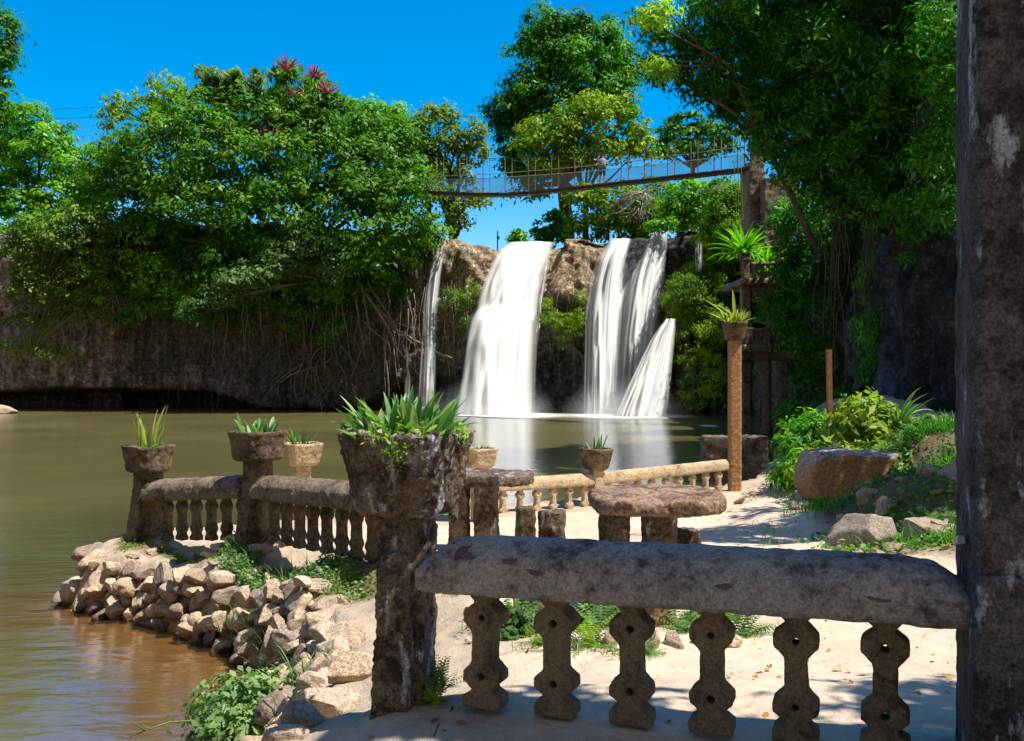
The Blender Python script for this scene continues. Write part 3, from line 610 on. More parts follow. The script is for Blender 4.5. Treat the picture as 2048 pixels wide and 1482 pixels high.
def balustrade(label, a, b, nbal, hb, w, h, mats, bal, vox=.018, hip=.1, m0=.3, m1=.3, amp=.02, group='stone balustrade runs', scale=1., turn=0, bvox=.016, xs=1.):
    a, b = Vector(a), Vector(b); d = b-a; ang = math.atan2(d.y, d.x)
    t = thing('balustrade', label, 'balustrade', a, ang, group); ln = math.hypot(d.x, d.y)
    mb = MB(); rail_sweep(mb, (0,0,hb*scale), (ln,0,d.z+hb*scale), w, h, hip); r = rough(mb.build('rail', mats[0], t), vox, amp, .13, amp*.3, .03)
    for i in range(nbal):
        q = (m0+(ln-m0-m1)*i/max(1, nbal-1))/ln
        o = bpy.data.objects.new('baluster', bal); C.objects.link(o); o.parent = t; o.location = (q*ln, 0, q*d.z-.005); o.rotation_euler = (R(random.uniform(-1.2,1.2)), 0, turn+R(random.uniform(-3,3)))
        o.scale = (scale*xs, scale, scale)
        rough(o, bvox, .012, .12, .006, .022)
    return t
BAL = baluster_mesh('baluster_cast'); BAL.materials.append(MAT['stone_bal'])
BALT = baluster_mesh('baluster_round', 1, False, .115); BALT.materials.append(MAT['stone_terr'])
BALF = baluster_mesh('baluster_sunlit', 1, True, .12); BALF.materials.append(MAT['stone_far'])

# near balustrade
pa = Vector((-.40,4.64,.0)); pb = Vector((1.86,3.86,.03))
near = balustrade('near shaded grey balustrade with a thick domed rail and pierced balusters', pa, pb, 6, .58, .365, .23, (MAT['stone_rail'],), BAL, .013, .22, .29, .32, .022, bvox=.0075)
ln_near = math.hypot(pb.x-pa.x, pb.y-pa.y); rail = [c for c in near.children if c.name.startswith('rail')][0]
rs_ = random.Random(5)
for k in range(12):
    mb = MB(); n = 9; r0 = [rs_.uniform(.7,1.25) for _ in range(n)]
    mb.rings([[(math.cos(2*math.pi*i/n)*r0[i]*q, math.sin(2*math.pi*i/n)*r0[i]*.75*q, z) for i in range(n)] for q, z in ((1,-.02),(1,.006),(.8,.014),(.3,.018))])
    o = mb.build('embedded_stone', MAT['embedded'], rail, True); s = rs_.uniform(.035,.06); th = R(rs_.choice([-62,-50,-40,-28,-55,-68]))
    x = .2+ (ln_near-.35)*(k+.5)/12+rs_.uniform(-.05,.05); q = math.pi/2+th*.9
    yy = -.18*math.sin(-th); zz = .58+.07+.16*math.cos(th)
    o.location = (x, -abs(yy), zz-.004); o.rotation_euler = (-th*-1*.85, 0, rs_.uniform(0,6)); o.rotation_mode = 'XYZ'; o.scale = (s,s,.6*s+.01)
    o.rotation_euler = Matrix.Rotation(abs(th)*.8, 3, 'X').to_euler(); 
near_ang = math.atan2(pb.y-pa.y, pb.x-pa.x)
planter_post('big dark mossy planter on a buttressed post at the end of the near balustrade', (-.53,4.80,-.02), near_ang+.03, .245, .90, (.575,.395,.41), MAT['stone_dark'], .0095, None, .11, .045)

# right-hand pillar
def pillar():
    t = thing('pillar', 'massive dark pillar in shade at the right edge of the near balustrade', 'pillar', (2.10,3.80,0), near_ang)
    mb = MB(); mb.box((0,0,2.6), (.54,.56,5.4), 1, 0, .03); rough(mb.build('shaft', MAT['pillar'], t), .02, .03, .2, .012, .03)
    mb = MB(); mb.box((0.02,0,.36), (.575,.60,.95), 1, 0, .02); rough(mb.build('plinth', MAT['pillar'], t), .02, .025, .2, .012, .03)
    mb = MB(); mb.box((-.295,-.31,.88), (.028,.13,.03), .8); o = mb.build('bracket', MAT['cable'], t); o.rotation_euler = (R(-12),0,0)
pillar()

# terrace (left)
tg = 'planter posts round the terrace'
T1 = P(297,1078,12.9); T2 = P(516,1080,11.6); T3 = Vector((-1.35,9.75,-.36)); T4 = P(604,1060,15.6); T4.z = -.88; T5 = Vector((-.62,17.9,-1.15))
a12 = math.atan2(T2.y-T1.y, T2.x-T1.x); a23 = math.atan2(T3.y-T2.y, T3.x-T2.x)
planter_post('weathered planter post at the outer corner of the terrace with long upright leaves', T1, a12, .30, .91, (.57,.43,.36), MAT['stone_terr'], .015, tg, .15, .03)
planter_post('weathered planter post between the two terrace rails with short spiky leaves', T2, a12, .28, .97, (.585,.46,.36), MAT['stone_terr'], .015, tg, .15, .03)
d12 = (T2-T1).normalized()
balustrade('mossy terrace balustrade ending at the outer corner post over the water', T1+d12*.13, T2-d12*.12, 6, .555, .42, .25, (MAT['stone_cap'],), BALT, .018, .12, .3, .16, .03, xs=.78)
d23 = (T3-T2).normalized()
balustrade('mossy terrace balustrade running from the middle planter post towards the big planter', T2+d23*.14, T3+d23*.35, 9, .555, .42, .25, (MAT['stone_cap'],), BALT, .018, .12, .25, .2, .03, xs=.78)
planter_post('tan planter behind the mossy terrace rail, grey-green spikes in it', T4, .5, .26, .93, (.62,.44,.36), MAT['stone_far'], .02, tg, 0, .03)
planter_post('tan planter half hidden behind the big dark planter', T5, .5, .26, .93, (.62,.44,.36), MAT['stone_far'], .02, tg, 0, .03)
# far sunlit balustrade
FA = P(985,1036,18.7); FM_ = P(1192,1018,20.3); FB = P(1456,984,22.6)
dF = (FB-FA).normalized()
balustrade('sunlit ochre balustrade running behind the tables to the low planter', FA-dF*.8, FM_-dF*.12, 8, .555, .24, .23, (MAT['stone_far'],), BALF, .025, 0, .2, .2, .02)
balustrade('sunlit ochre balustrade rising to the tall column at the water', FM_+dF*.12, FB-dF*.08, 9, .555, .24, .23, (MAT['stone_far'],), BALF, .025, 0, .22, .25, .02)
aF = math.atan2(dF.y, dF.x)
planter_post('small ochre planter on the far sunlit balustrade', FM_, aF, .27, .84, (.63,.40,.46), MAT['stone_far'], .02, tg, 0, .025, MAT['stone_terr'])
colm = planter_post('tall slender orange column with a lichened planter on top', P(1469,988,22.7)+Vector((.0,.0,0)), 0, .285, 3.68, (.56,.40,.43), MAT['stone_col'], .022, None, 0, .022, MAT['stone_terr'], 'column')
colm['category'] = 'column'

# ================================================================== TABLES AND STOOLS
def table(label, c, w, dpt, h, legs, mat, rz=0, thick=.12):
    t = thing('table', label, 'stone table', c, rz, 'stone tables'); n = 22
    def ring(k, z, e=3.2): return [((abs(math.cos(a))**(2/e))*math.copysign(1, math.cos(a))*w/2*k, (abs(math.sin(a))**(2/e))*math.copysign(1, math.sin(a))*dpt/2*k, z) for a in [2*math.pi*i/n for i in range(n)]]
    mb = MB(); mb.rings([ring(.95, h-thick), ring(1, h-thick*.8), ring(1, h-thick*.2), ring(.975, h)]); rough(mb.build('tabletop', mat, t), .014, .05, .16, .022, .035)
    for x, y, lw in legs:
        mb = MB(); mb.box((x,y,(h-thick)/2-.05), (lw, lw*1.1, h-thick+.12), .92, 0, .04); rough(mb.build('leg', MAT['stone_dark'], t), .018, .035, .12, .012, .03)
    return t
c2 = P(1312,1010,7.55); c2.z = gz(c2.x, c2.y)
table('mossy pinkish slab table on two legs beside the path', c2, 1.05, 1.15, .87, ((-.33,-.02,.26),(.02,-.05,.29)), MAT['stone_pink'], -.08, .105)
c1 = P(955,960,11.1); c1.z = gz(c1.x, c1.y)
table('dark shaded slab table half hidden behind the big planter', c1, 1.32, .9, .90, ((-.20,-.08,.24),(.12,-.12,.28)), MAT['stone_dark'], -.1, .12)
def block(label, p, w, dpt, h, mat, taper=.9, rz=0, group=None, name='stone_stool', cat='stool'):
    t = MB(); t.box((0,0,h/2-.06), (w,dpt,h+.12), taper, 0, .03); o = t.build(name, mat, None); o.location = p; o.rotation_euler = (0,0,rz); rough(o, .016, .04, .12, .014, .03); return tag(o, label, cat, group)
def atg(px, d): 
    x = (px-CX)*d/F; return Vector((x, d, gz(x, d)))
block('squat tapered stone stool with a pale sunlit top, left of a darker twin', atg(1052,7.7), .19, .22, .86, MAT['stone_terr'], .78, .1, 'stone stools by the tables')
block('dark tapered stone stool with a fern on its side, right of its twin', atg(1104,7.3), .24, .24, .80, MAT['stone_dark'], .8, -.1, 'stone stools by the tables')
block('low stone stool at the right end of the mossy slab table', atg(1371,8.0), .23, .26, .5, MAT['stone_dark'], .9, .2, 'stone stools by the tables')
block('low stone stool just showing over the near rail, right of the table', atg(1468,7.4), .32, .3, .33, MAT['stone_dark'], .8, .2, 'stone stools by the tables')
block('brown stump-like stone stool among ferns under the near rail', atg(1316,6.7), .2, .22, .26, MAT['rock_brown'], .95, .3, 'stone stools by the tables')

# ================================================================== ROCKS
def rock_mesh(seed, sub=4, cuts=11, rnd=.10, lo=.42, hi=.82):
    rd = random.Random(seed); bm = bmesh.new(); bmesh.ops.create_icosphere(bm, subdivisions=sub, radius=1)
    v = np.array([q.co[:] for q in bm.verts])
    for _ in range(cuts):
        n = np.array([rd.gauss(0,1) for _ in range(3)]); n /= np.linalg.norm(n); c = rd.uniform(lo, hi); dd = v@n-c; v = v-np.outer(np.maximum(dd, 0)*.985, n)
    v *= 1+fbm(v*1.6, seed, 3)[:,None]*rnd; v *= 1+fbm(v*5, seed+3, 4)[:,None]*.07
    for q, c in zip(bm.verts, v): q.co = c
    me = bpy.data.meshes.new('rock'); bm.to_mesh(me); bm.free(); me.polygons.foreach_set('use_smooth', np.ones(len(me.polygons), bool)); return me
ROCK = [rock_mesh(k, 4, 10, .15, .47, .84) for k in range(12)]
BIGROCK = [rock_mesh(60+k, 5, 16, .07, .34, .78) for k in range(4)]
for k, m in enumerate(ROCK): m.materials.append(MAT['rock'] if k % 3 else MAT['rock_grey'])
def rock(p, s, rot=None, label=None, group=None, me=None, mat=None, rd=random):
    o = bpy.data.objects.new('rock', me or rd.choice(ROCK)); C.objects.link(o); o.location = p
    o.scale = s if hasattr(s, '__len__') else (s*rd.uniform(.85,1.25), s*rd.uniform(.8,1.1), s*rd.uniform(.7,.95))
    o.rotation_euler = rot if rot else (rd.uniform(-.4,.4), rd.uniform(-.4,.4), rd.uniform(0,6.28))
    if mat:
        o.data = o.data.copy(); o.data.materials.clear(); o.data.materials.append(mat)
    return tag(o, label, 'rock', group)
rw = random.Random(3)
wl = [(-1.16,6.5),(-1.36,7.9),(-1.98,9.2),(-3.12,10.6),(-4.27,11.5),(-5.2,12.0),(-5.5,12.5),(-5.3,13.3)]
seg = []
for i in range(len(wl)-1):
    a, b = Vector(wl[i]), Vector(wl[i+1]); n = max(1, int((b-a).length/.175))
    for k in range(n): seg.append((a.lerp(b, k/n), Vector((-(b-a).y, (b-a).x)).normalized()))
for p, nn in seg:
    out = -nn if (p+(-nn)*.5 - Vector((1,9))).length > (p+nn*.5-Vector((1,9))).length else nn
    zt = gz(p.x-out.x*.25, p.y-out.y*.25); zb = -1.42; nl = max(2, int((zt-zb)/.155))
    for j in range(nl):
        if rw.random() < .05: continue
        f = (j+.5)/nl; z = zb+(zt-zb)*f+rw.uniform(-.05,.05)-.03; sp = .95 if p.y < 8.3 else (.42 if p.y < 9.4 else .24)
        q = p+out*(.02+(1-f)*sp*(.9 if p.y > 8.3 else .95)+rw.uniform(-.05,.06))
        rock((q.x+rw.uniform(-.06,.06), q.y+rw.uniform(-.06,.06), z), rw.choice((rw.uniform(.085,.13), rw.uniform(.11,.19))), None, 'rough brown stone of the dry-laid bank below the terrace', 'stones of the terrace bank', rd=rw)
for px, py, s in ((140,1205,.22),(195,1190,.25),(170,1212,.2),(230,1215,.2),(330,1232,.16),(390,1225,.15),(118,1212,.12)):
    p = P(px, py, 3.0*F/(max(py,1212)-CY)); rock((p.x, p.y+.1, WATER+.06+(1215-py)*.006), s, None, 'pale rock slab at the tip of the bank, half in the water', 'rock slabs at the tip of the bank', rd=rw)
for px, py, d, s, lb in ((700,1262,7.5,(.2,.2,.07),'grey flat-topped rock beside the pale path below the big planter'),(655,1232,8.4,(.2,.18,.06),'brown flat rock on the ledge beside the grass strip'),(690,1330,6.2,(.2,.22,.12),'large pitted rock left of the foot of the big planter'),
        (660,1390,5.5,(.15,.17,.10),'mottled rock low on the bank left of the big planter foot'),(612,1432,5.0,(.13,.14,.13),'smooth grey rock beside the leafy bush'),(575,1478,4.75,(.14,.12,.10),'dark speckled rock at the bottom edge beside the path'),
        (560,1085,10.6,(.09,.07,.05),'small stone lying on the grass strip'),(610,1160,9.3,(.15,.11,.07),'tan stone at the edge of the grass strip'),(545,1172,9.9,(.18,.14,.09),'pale flat stone on the ledge above the cove'),(430,1150,11.0,(.16,.12,.08),'flat sunlit stone on top of the terrace bank')):
    p = P(px, py, d); rock((p.x, p.y, p.z-.03), s, None, lb, None, rd=rw)
for k in range(34):
    t_ = rw.random(); i = rw.choice((2,3,3,4,4,5)); a, b = Vector(wl[i-1]), Vector(wl[i]); p = a.lerp(b, t_); q = p+(Vector((-1.5,13.5))-p).normalized()*rw.uniform(.12,.75)
    s = rw.uniform(.07,.17); rock((q.x, q.y, gz(q.x, q.y)+.0), (s*1.3, s, s*.5), (rw.uniform(-.15,.15), rw.uniform(-.15,.15), rw.uniform(0,6)), 'flat stone bedded in the top of the terrace ledge', 'bedded stones of the terrace ledge', rd=rw)
# right-hand bank
BB = rock_mesh(40, 5, 9, .05, .62, .9)
mb = MB(); ol = [(-.84,.02),(-.80,.30),(-.62,.60),(-.1,.66),(.50,.62),(.86,.58),(.80,.42),(.62,.18),(.30,-.08),(.05,-.28),(-.35,-.34),(-.66,-.22)]
mb.rings([[(x*k+dx, y, z*k2+.02) for x, z in ol] for y, k, k2, dx in ((-.42,.9,.86,0),(-.34,1,.97,0),(.2,1.02,1.05,.02),(.7,.9,1.08,.05))])
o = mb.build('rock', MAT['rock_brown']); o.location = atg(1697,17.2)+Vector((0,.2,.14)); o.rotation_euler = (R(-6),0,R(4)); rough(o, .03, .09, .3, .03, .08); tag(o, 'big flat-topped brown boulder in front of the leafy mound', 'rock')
for px, py, d, s, rot, lb, mt in ((1745,1078,11.6,(.60,.46,.56),None,'pale angular rock at the edge of the path beside the pillar','rock'),(1850,1072,11.8,(.60,.44,.38),None,'broad pinkish rock next to the pale angular rock','rock'),(1800,1108,10.9,(.30,.2,.09),None,'low rubble rock in front of the pinkish rock','rock_grey'),
        (1735,1030,14.2,(.34,.26,.30),None,'dark reddish rock between boulder and pale rock','rock_grey'),(1775,1030,13.6,(.34,.26,.32),None,'rounded striped rock right of the dark reddish one','rock_grey'),(1700,1050,13.8,(.30,.2,.14),None,'dark slab under the big boulder','rock_grey'),
        (1590,1010,16.8,(.22,.18,.12),None,'small dark stone at the left foot of the big boulder','rock_grey'),(1810,980,15.0,(.22,.2,.2),None,'brown stone leaning on the right of the boulder','rock_brown'),(1845,955,15.2,(.40,.3,.36),None,'bluish rounded rock above the bank','rock_grey'),
        (1855,1000,14.2,(.36,.28,.3),None,'smooth grey rock with a yellow leaf on it','rock_grey'),(1890,930,15.5,(.30,.24,.2),(R(10),R(-30),.4),'tilted slab at the top of the bank beside the pillar','rock_grey'),(1905,975,13.6,(.34,.26,.42),None,'white-topped stone beside the pillar','rock'),
        (1880,1060,11.8,(.14,.12,.2),None,'knobbly stone standing beside the pillar','rock'),(1900,1030,12.4,(.2,.1,.06),None,'pale stick-like stone lying beside the pillar','rock'),(1830,1050,13,(.18,.16,.12),None,'small rock behind the pinkish rock','rock_grey'),
        (1478,1002,20.6,(.34,.24,.10),None,'flat brown rock on the sand near the column foot','rock'),(1440,1006,20.2,(.2,.16,.1),None,'small pale rock behind the table near the column','rock'),(1510,995,21.4,(.24,.16,.07),None,'low rock right of the column foot','rock'),
        (1662,1085,10.2,(.22,.16,.06),None,'sandy flat stone on the path by the pale rock','rock'),(1760,845,22.5,(.9,.5,.55),None,'long grey lichened rock behind the leafy mound','rock_grey'),(1830,860,19.5,(.5,.3,.25),None,'pale stone in the greenery below the strappy plant','rock'),(1700,950,18.6,(.4,.3,.2),None,'rock under the bright shrub','rock_grey')):
    p = P(px, py, d); q = gz(p.x, p.y); rock((p.x, p.y, max(q-.02, min(p.z, q+s[2]*.9))), s, rot, lb, None, BIGROCK[rw.randint(0,3)], MAT['rock_grey' if mt == 'rock' and s[0] > .3 else mt], rw)
for px, py, s, lb in ((1222,1290,(.075,.06,.10),'grey upright rock in the fern bed under the near rail'),(1308,1296,(.07,.06,.10),'reddish leaning rock in the middle of the fern bed'),(1352,1288,(.10,.07,.065),'flat tan rock at the right of the fern bed'),(1461,1288,(.11,.06,.06),'grey slab at the end of the fern bed'),(1400,1285,(.06,.05,.05),'small brown stone beside the flat tan rock'),(935,1285,(.035,.03,.02),'tiny pink stone on the sand')):
    p = G(px, py+8); rock((p.x, p.y+.05, p.z+.03), s, (rw.uniform(-.3,.3), rw.uniform(-.3,.3), rw.uniform(0,3)), lb, None, rd=rw, mat=MAT['rock'])
for k in range(40):
    x = rw.uniform(1680,1915); d = rw.uniform(10.6,16); q = atg(x, d); s = rw.uniform(.05,.15); rock((q.x, q.y, q.z+.02), (s*1.3,s,s*.8), None, 'small rubble stone on the weedy slope beside the pillar', 'rubble on the right slope', BIGROCK[k % 4], MAT['rock_grey'], rw)
p = P(0,812,66); rock((p.x-.6, p.y, WATER+.1), (1.6,1.2,.55), (0,0,.2), 'pale rock at the left edge of the far water', None, rd=rw)
# ruined stone wall block behind the column
t = MB(); t.box((0,0,.2), (1.95,.9,1.1), .94, 0, .06); o = t.build('stone_block', MAT['ruin']); p = P(1468,912,27.5); o.location = (p.x, p.y, -1.05); o.rotation_euler = (0,0,-.15); rough(o, .05, .1, .3, .05, .1)
tag(o, 'dark ruined stone block standing in the water behind the column', 'ruined wall')
# rusty post on a stub
t = thing('post', 'thin rusty post standing on a round stub in the greenery', 'post', P(1662,874,21.2)-Vector((0,0,.12)))
mb = MB(); mb.lathe([(.22,-.3),(.22,.38),(.18,.42)], n=12); rough(mb.build('stub', MAT['root'], t), .03, .03, .15, .015, .04)
mb = MB(); mb.box((-.02,0,1.2), (.105,.105,1.75)); o = mb.build('pole', MAT['rust'], t); o.rotation_euler = (0,R(-.8),0)

# ================================================================== PLANTS
def blade(mb, base, az, lean, ln, w, curve=.6, seg=7, tint=.5, fold=.25, tipw=.0, shape=.35):
    """strap leaf: V-folded strip that arches over"""
    p = Vector(base); dh = Vector((math.cos(az), math.sin(az), 0)); sd = Vector((-dh.y, dh.x, 0)); a = lean; vs = []; fs = []
    for i in range(seg+1):
        t = i/seg; ww = w*(math.sin(math.pi*min(1, (t*(1-shape*.0)*.5+.5)))**.8 if t > .5 else (.55+.45*math.sin(math.pi*t))) if t < 1 else tipw
        if t > .5: ww = w*max(tipw, (1-((t-.5)/.5)**2.0))
        up = (dh*-math.sin(a)*-1)*0+Vector((0,0,1))*math.sin(a)*1; nrm = dh*-math.cos(a)+Vector((0,0,math.sin(a)))
        vs += [p-sd*ww/2+nrm*ww*fold, p, p+sd*ww/2+nrm*ww*fold]
        p = p+(dh*math.sin(a)+Vector((0,0,math.cos(a))))*ln/seg; a += curve/seg
    for i in range(seg):
        k = i*3; fs += [(k,k+1,k+4,k+3),(k+1,k+2,k+5,k+4)]
    mb.add(vs, fs, min(1, max(0, tint)))
def rosette(name, label, cat, loc, n, ln, w, lean=(.1,1.1), curve=(.2,.9), mat='snake', seed=0, rbase=.1, group=None, parent=None, tint=(.2,.9), scale=1):
    rd = random.Random(seed); mb = MB()
    for i in range(n):
        az = rd.uniform(0, 6.283); r = rbase*math.sqrt(rd.random()); l = ln*rd.uniform(.55,1.1)
        blade(mb, (r*math.cos(az+rd.uniform(-1,1)), r*math.sin(az+rd.uniform(-1,1)), -.02), az, rd.uniform(*lean), l, w*rd.uniform(.75,1.2), rd.uniform(*curve), 7, rd.uniform(*tint))
    o = mb.build(name, L[mat], parent, True, False); o.location = loc
    return tag(o, label, cat, group) if label else o
def pottop(loc, h): return Vector(loc)+Vector((0,0,h))
# big planter plants
bp = Vector((-.53,4.80,1.265))
rosette('planter_plant', 'dense clump of mottled pointed strap leaves in the big dark planter', 'plant', bp, 120, .27, .036, (.0,1.0), (.05,.8), 'snake', 3, .22, tint=(0,1))
def moss_patch(label, loc, rx, ry, n, ls, mat='lime', seed=0, rz=.05, name='fern', cat='fern', hang=0, up=.6):
    global RNG
    RNG = np.random.default_rng(seed); m = int(n); a = RNG.random(m)*6.283; r = np.sqrt(RNG.random(m)); c = np.stack([np.cos(a)*r*rx, np.sin(a)*r*ry, np.abs(RNG.normal(size=m))*rz*(1.1-r)], 1)
    if hang: c[:,2] -= np.clip(-c[:,1]/ry, 0, 1)*hang*RNG.random(m)
    k = 7; cc = np.repeat(c, k, 0)+RNG.normal(size=(m*k,3))*ls*.9; nr = np.array([0,-.3,up])+RNG.normal(size=(m*k,3))*.5
    v, tt = leaf_cloud(cc, nr, ls*(.6+.8*RNG.random(m*k)), np.clip(.5+np.repeat(RNG.normal(size=m)*.25, k)+RNG.normal(size=m*k)*.12, 0, 1), .5, .2)
    me = npmesh(name, v, np.arange(len(v)), 4); fattr(me, 'tint', tt); o = link(name, me, L[mat]); o.location = loc; return tag(o, label, cat)
moss_patch('yellow-green fern spilling over the front rim of the big planter', bp+Vector((-.02,-.22,.0)), .15, .10, 60, .026, 'gold', 5, .06, hang=.06)
moss_patch('yellow-green fern at the right rim of the big planter', bp+Vector((.22,-.04,.01)), .09, .1, 38, .026, 'gold', 6, .05)
moss_patch('light green fern at the left rim of the big planter', bp+Vector((-.22,-.05,.01)), .08, .1, 38, .03, 'bush', 7, .06)
moss_patch('thin trailing weed hanging down the front of the big planter', bp+Vector((-.02,-.30,-.06)), .06, .025, 22, .018, 'mossy', 8, .01, hang=.12, name='weed', cat='weed')
def pot_stones(c, rd, n, r, s):
    for k in range(n):
        a = rd.uniform(0,6.28); rock((c[0]+math.cos(a)*r, c[1]+math.sin(a)*r, c[2]+.02), (s*rd.uniform(.8,1.4), s, s*.6), None, 'pale stone lying on the rim soil of the big planter', 'stones in the big planter', rd=rd)
for k, (dx, dy) in enumerate(((-.245,-.2),(-.09,-.235),(.06,-.235),(.16,-.22),(.21,-.18),(-.2,-.2))):
    rock((bp.x+dx, bp.y+dy, bp.z+.035), (.035,.03,.022), None, 'pale stone lying on the rim of the big planter', 'stones in the big planter', rd=rw)
rosette('planter_plant', 'tall upright yellow-edged leaves in the outer corner planter', 'plant', T1+Vector((0,0,1.22)), 13, .60, .07, (.0,.34), (-.1,.5), 'snakeyel', 12, .15)
rosette('planter_plant', 'small leaf tuft at the foot of the tall leaves in the corner planter', 'plant', T1+Vector((0,0,1.22)), 14, .2, .05, (.3,1.0), (.2,.8), 'snake', 13, .16)
rosette('planter_plant', 'short spiky green leaves in the planter between the terrace rails', 'plant', T2+Vector((0,0,1.28)), 26, .30, .06, (.05,.8), (.0,.6), 'snake', 14, .2)
rosette('planter_plant', 'grey-green spiky leaves in the tan planter behind the terrace rail', 'plant', T4+Vector((0,0,1.24)), 24, .36, .035, (.0,.7), (.0,.4), 'pale', 15, .18)
rosette('planter_plant', 'few green leaves in the half hidden tan planter', 'plant', T5+Vector((0,0,1.24)), 8, .22, .05, (.1,.8), (.1,.5), 'snake', 16, .15)
rosette('planter_plant', 'sparse pale leaves in the small far planter on the sunlit rail', 'plant', FM_+Vector((0,0,1.2)), 12, .46, .05, (.0,.6), (.0,.5), 'pale', 17, .15)
ct = P(1469,988,22.7)+Vector((0,0,3.68+.39))
rosette('planter_plant', 'grassy green tuft in the planter on the tall column', 'plant', ct, 60, .42, .04, (.0,.9), (.1,.8), 'snakeyel', 18, .2)
mb = MB()
for az, le, l, cu in ((3.0,.75,1.0,.35),(3.3,1.25,.75,-.1),(2.7,.35,.8,1.2),(1.8,.08,.85,.1),(.3,.95,.45,.3),(3.6,.3,.5,1.0)): blade(mb, (0,0,0), az, le, l, .085, cu, 8, .7)
tag(mb.build('fern', L['snakeyel'], None, True, False), 'long arching yellow fronds sticking out of the column planter', 'fern').location = ct
# shared plant kinds
def yucca(name, label, loc, n, ln, w, seed, mat='lime', h=.2, group=None):
    t = thing(name, label, 'spiky plant', loc, 0, group); mb = MB(); mb.lathe([(.10*ln,-.1),(.07*ln,h)], n=8); mb.build('stem', MAT['bark'], t)
    o = rosette('leaf_rosette', None, None, (0,0,h), n, ln, w, (.0,1.5), (.3,1.3), mat, seed, .05*ln, None, t)
    return t
yucca('spiky_plant', 'big bright spiky plant with long arching leaves above the ruined terrace', P(1487,535,44), 110, 1.9, .13, 21, 'bright', .5)
yucca('spiky_plant', 'lower bright spiky plant beside the terrace rail of the ruin', P(1532,560,43.5), 80, 1.6, .13, 22, 'bright', .3)
yucca('spiky_plant', 'strappy green plant with a pale stem standing on the leafy mound', P(1800,872,19.2), 30, .85, .085, 23, 'snake', .22)
def grass(label, pts, n, ln, w, mat='grass', seed=0, name='grass', kind='stuff', cat='grass', spread=.1, lean=(.05,.9)):
    rd = random.Random(seed); mb = MB()
    for p in pts:
        for i in range(n):
            a = rd.uniform(0,6.28); r = spread*math.sqrt(rd.random()); x = p[0]+r*math.cos(a); y = p[1]+r*math.sin(a)
            z = gz(x, y) if len(p) < 3 else p[2]
            blade(mb, (x, y, z-.01), rd.uniform(0,6.28), rd.uniform(*lean), ln*rd.uniform(.5,1.2), w, rd.uniform(.2,1.2), 4, rd.uniform(.1,1))
    o = mb.build(name, L[mat], None, True, False); return tag(o, label, cat, None, kind)
rg = random.Random(8)
def strip(a, b, n, j): return [(a[0]+(b[0]-a[0])*t+rg.gauss(0, j), a[1]+(b[1]-a[1])*t+rg.gauss(0, j)) for t in [rg.random() for _ in range(n)]]
o1 = Vector((d12.y,-d12.x)); o2 = Vector((d23.y,-d23.x))
A1 = T1.xy+o1*.35; A2 = T2.xy+o1*.4; A3 = T2.xy+o2*.45; A4 = T3.xy+o2*.4
def groundcover(label, pts, n, ls, mat, seed, spread=.16, h=.05, name='ground_cover', cat='ground cover'):
    global RNG
    RNG = np.random.default_rng(seed); pts = np.array([p[:2] for p in pts]); m = len(pts)*n; base = np.repeat(pts, n, 0)+RNG.normal(size=(m,2))*spread*.5
    z = ground_z(base[:,0], base[:,1]); c = np.column_stack([base, z+np.abs(RNG.normal(size=m))*h]); nr = np.array([0,0,1.])+RNG.normal(size=(m,3))*.5
    v, tt = leaf_cloud(c, nr, ls*(.5+RNG.random(m)), np.clip(.5+np.repeat(RNG.normal(size=len(pts))*.2, n)+RNG.normal(size=m)*.16, 0, 1), .6, .1)
    me = npmesh(name, v, np.arange(len(v)), 4); fattr(me, 'tint', tt); return tag(link(name, me, L[mat]), label, cat, None, 'stuff')
groundcover('low yellow-green moss patches on the terrace ledge', strip(A1, A2, 16, .14), 55, .035, 'lime', 31, .12, .012)
groundcover('bright green creeping weeds along the terrace balustrade', strip(A3, A4, 44, .13)+strip(A3+o2*.15, A4, 16, .1), 100, .042, 'bush', 32, .2, .035)
groundcover('small weeds at the foot of the outer terrace rail', strip(T1.xy+o1*.2, T2.xy+o1*.2, 14, .04), 50, .04, 'grass', 33, .12, .03)
groundcover('yellow-green moss on the ledge left of the big planter', [tuple(G(x, y).xy) for x, y in ((660,1200),(690,1190),(735,1175),(640,1190),(720,1200),(745,1185),(700,1150))], 60, .035, 'lime', 34, .2, .012)
grass('long grass blades leaning out of the weeds beside the terrace balustrade', strip(A3, A4, 14, .1), 14, .26, .008, 'grass', 35)
grass('grass tufts on the stone bank above the cove', [tuple(G(x, y)+Vector((0,0,.10))) for x, y in ((500,1275),(520,1310),(560,1330),(600,1300),(620,1350),(590,1370),(470,1285),(540,1370),(620,1400))], 34, .36, .011, 'grass', 36, spread=.14)
def fernfrond(mb, base, az, lean, ln, w, curve, tint):
    p = Vector(base); dh = Vector((math.cos(az), math.sin(az), 0)); sd = Vector((-dh.y, dh.x, 0)); a = lean; n = 13
    for i in range(n):
        t = i/(n-1); d = dh*math.sin(a)+Vector((0,0,math.cos(a))); nr = d.cross(sd); q = p+d*ln/n; ww = w*(math.sin(math.pi*min(1, .15+.85*t))**.7 if t > .1 else .5); k = ln/n*.42
        for s in (-1,1):
            e = p+sd*s*ww+d*ln/n*.55-Vector((0,0,1))*ww*.15
            mb.add([p+d*k*.1, p+sd*s*ww*.5+d*k*1.1, e, p+sd*s*ww*.5-d*k*.35], [(0,1,2,3)], min(1, max(0, tint+.2*(t-.5))))
        p = q; a += curve/n
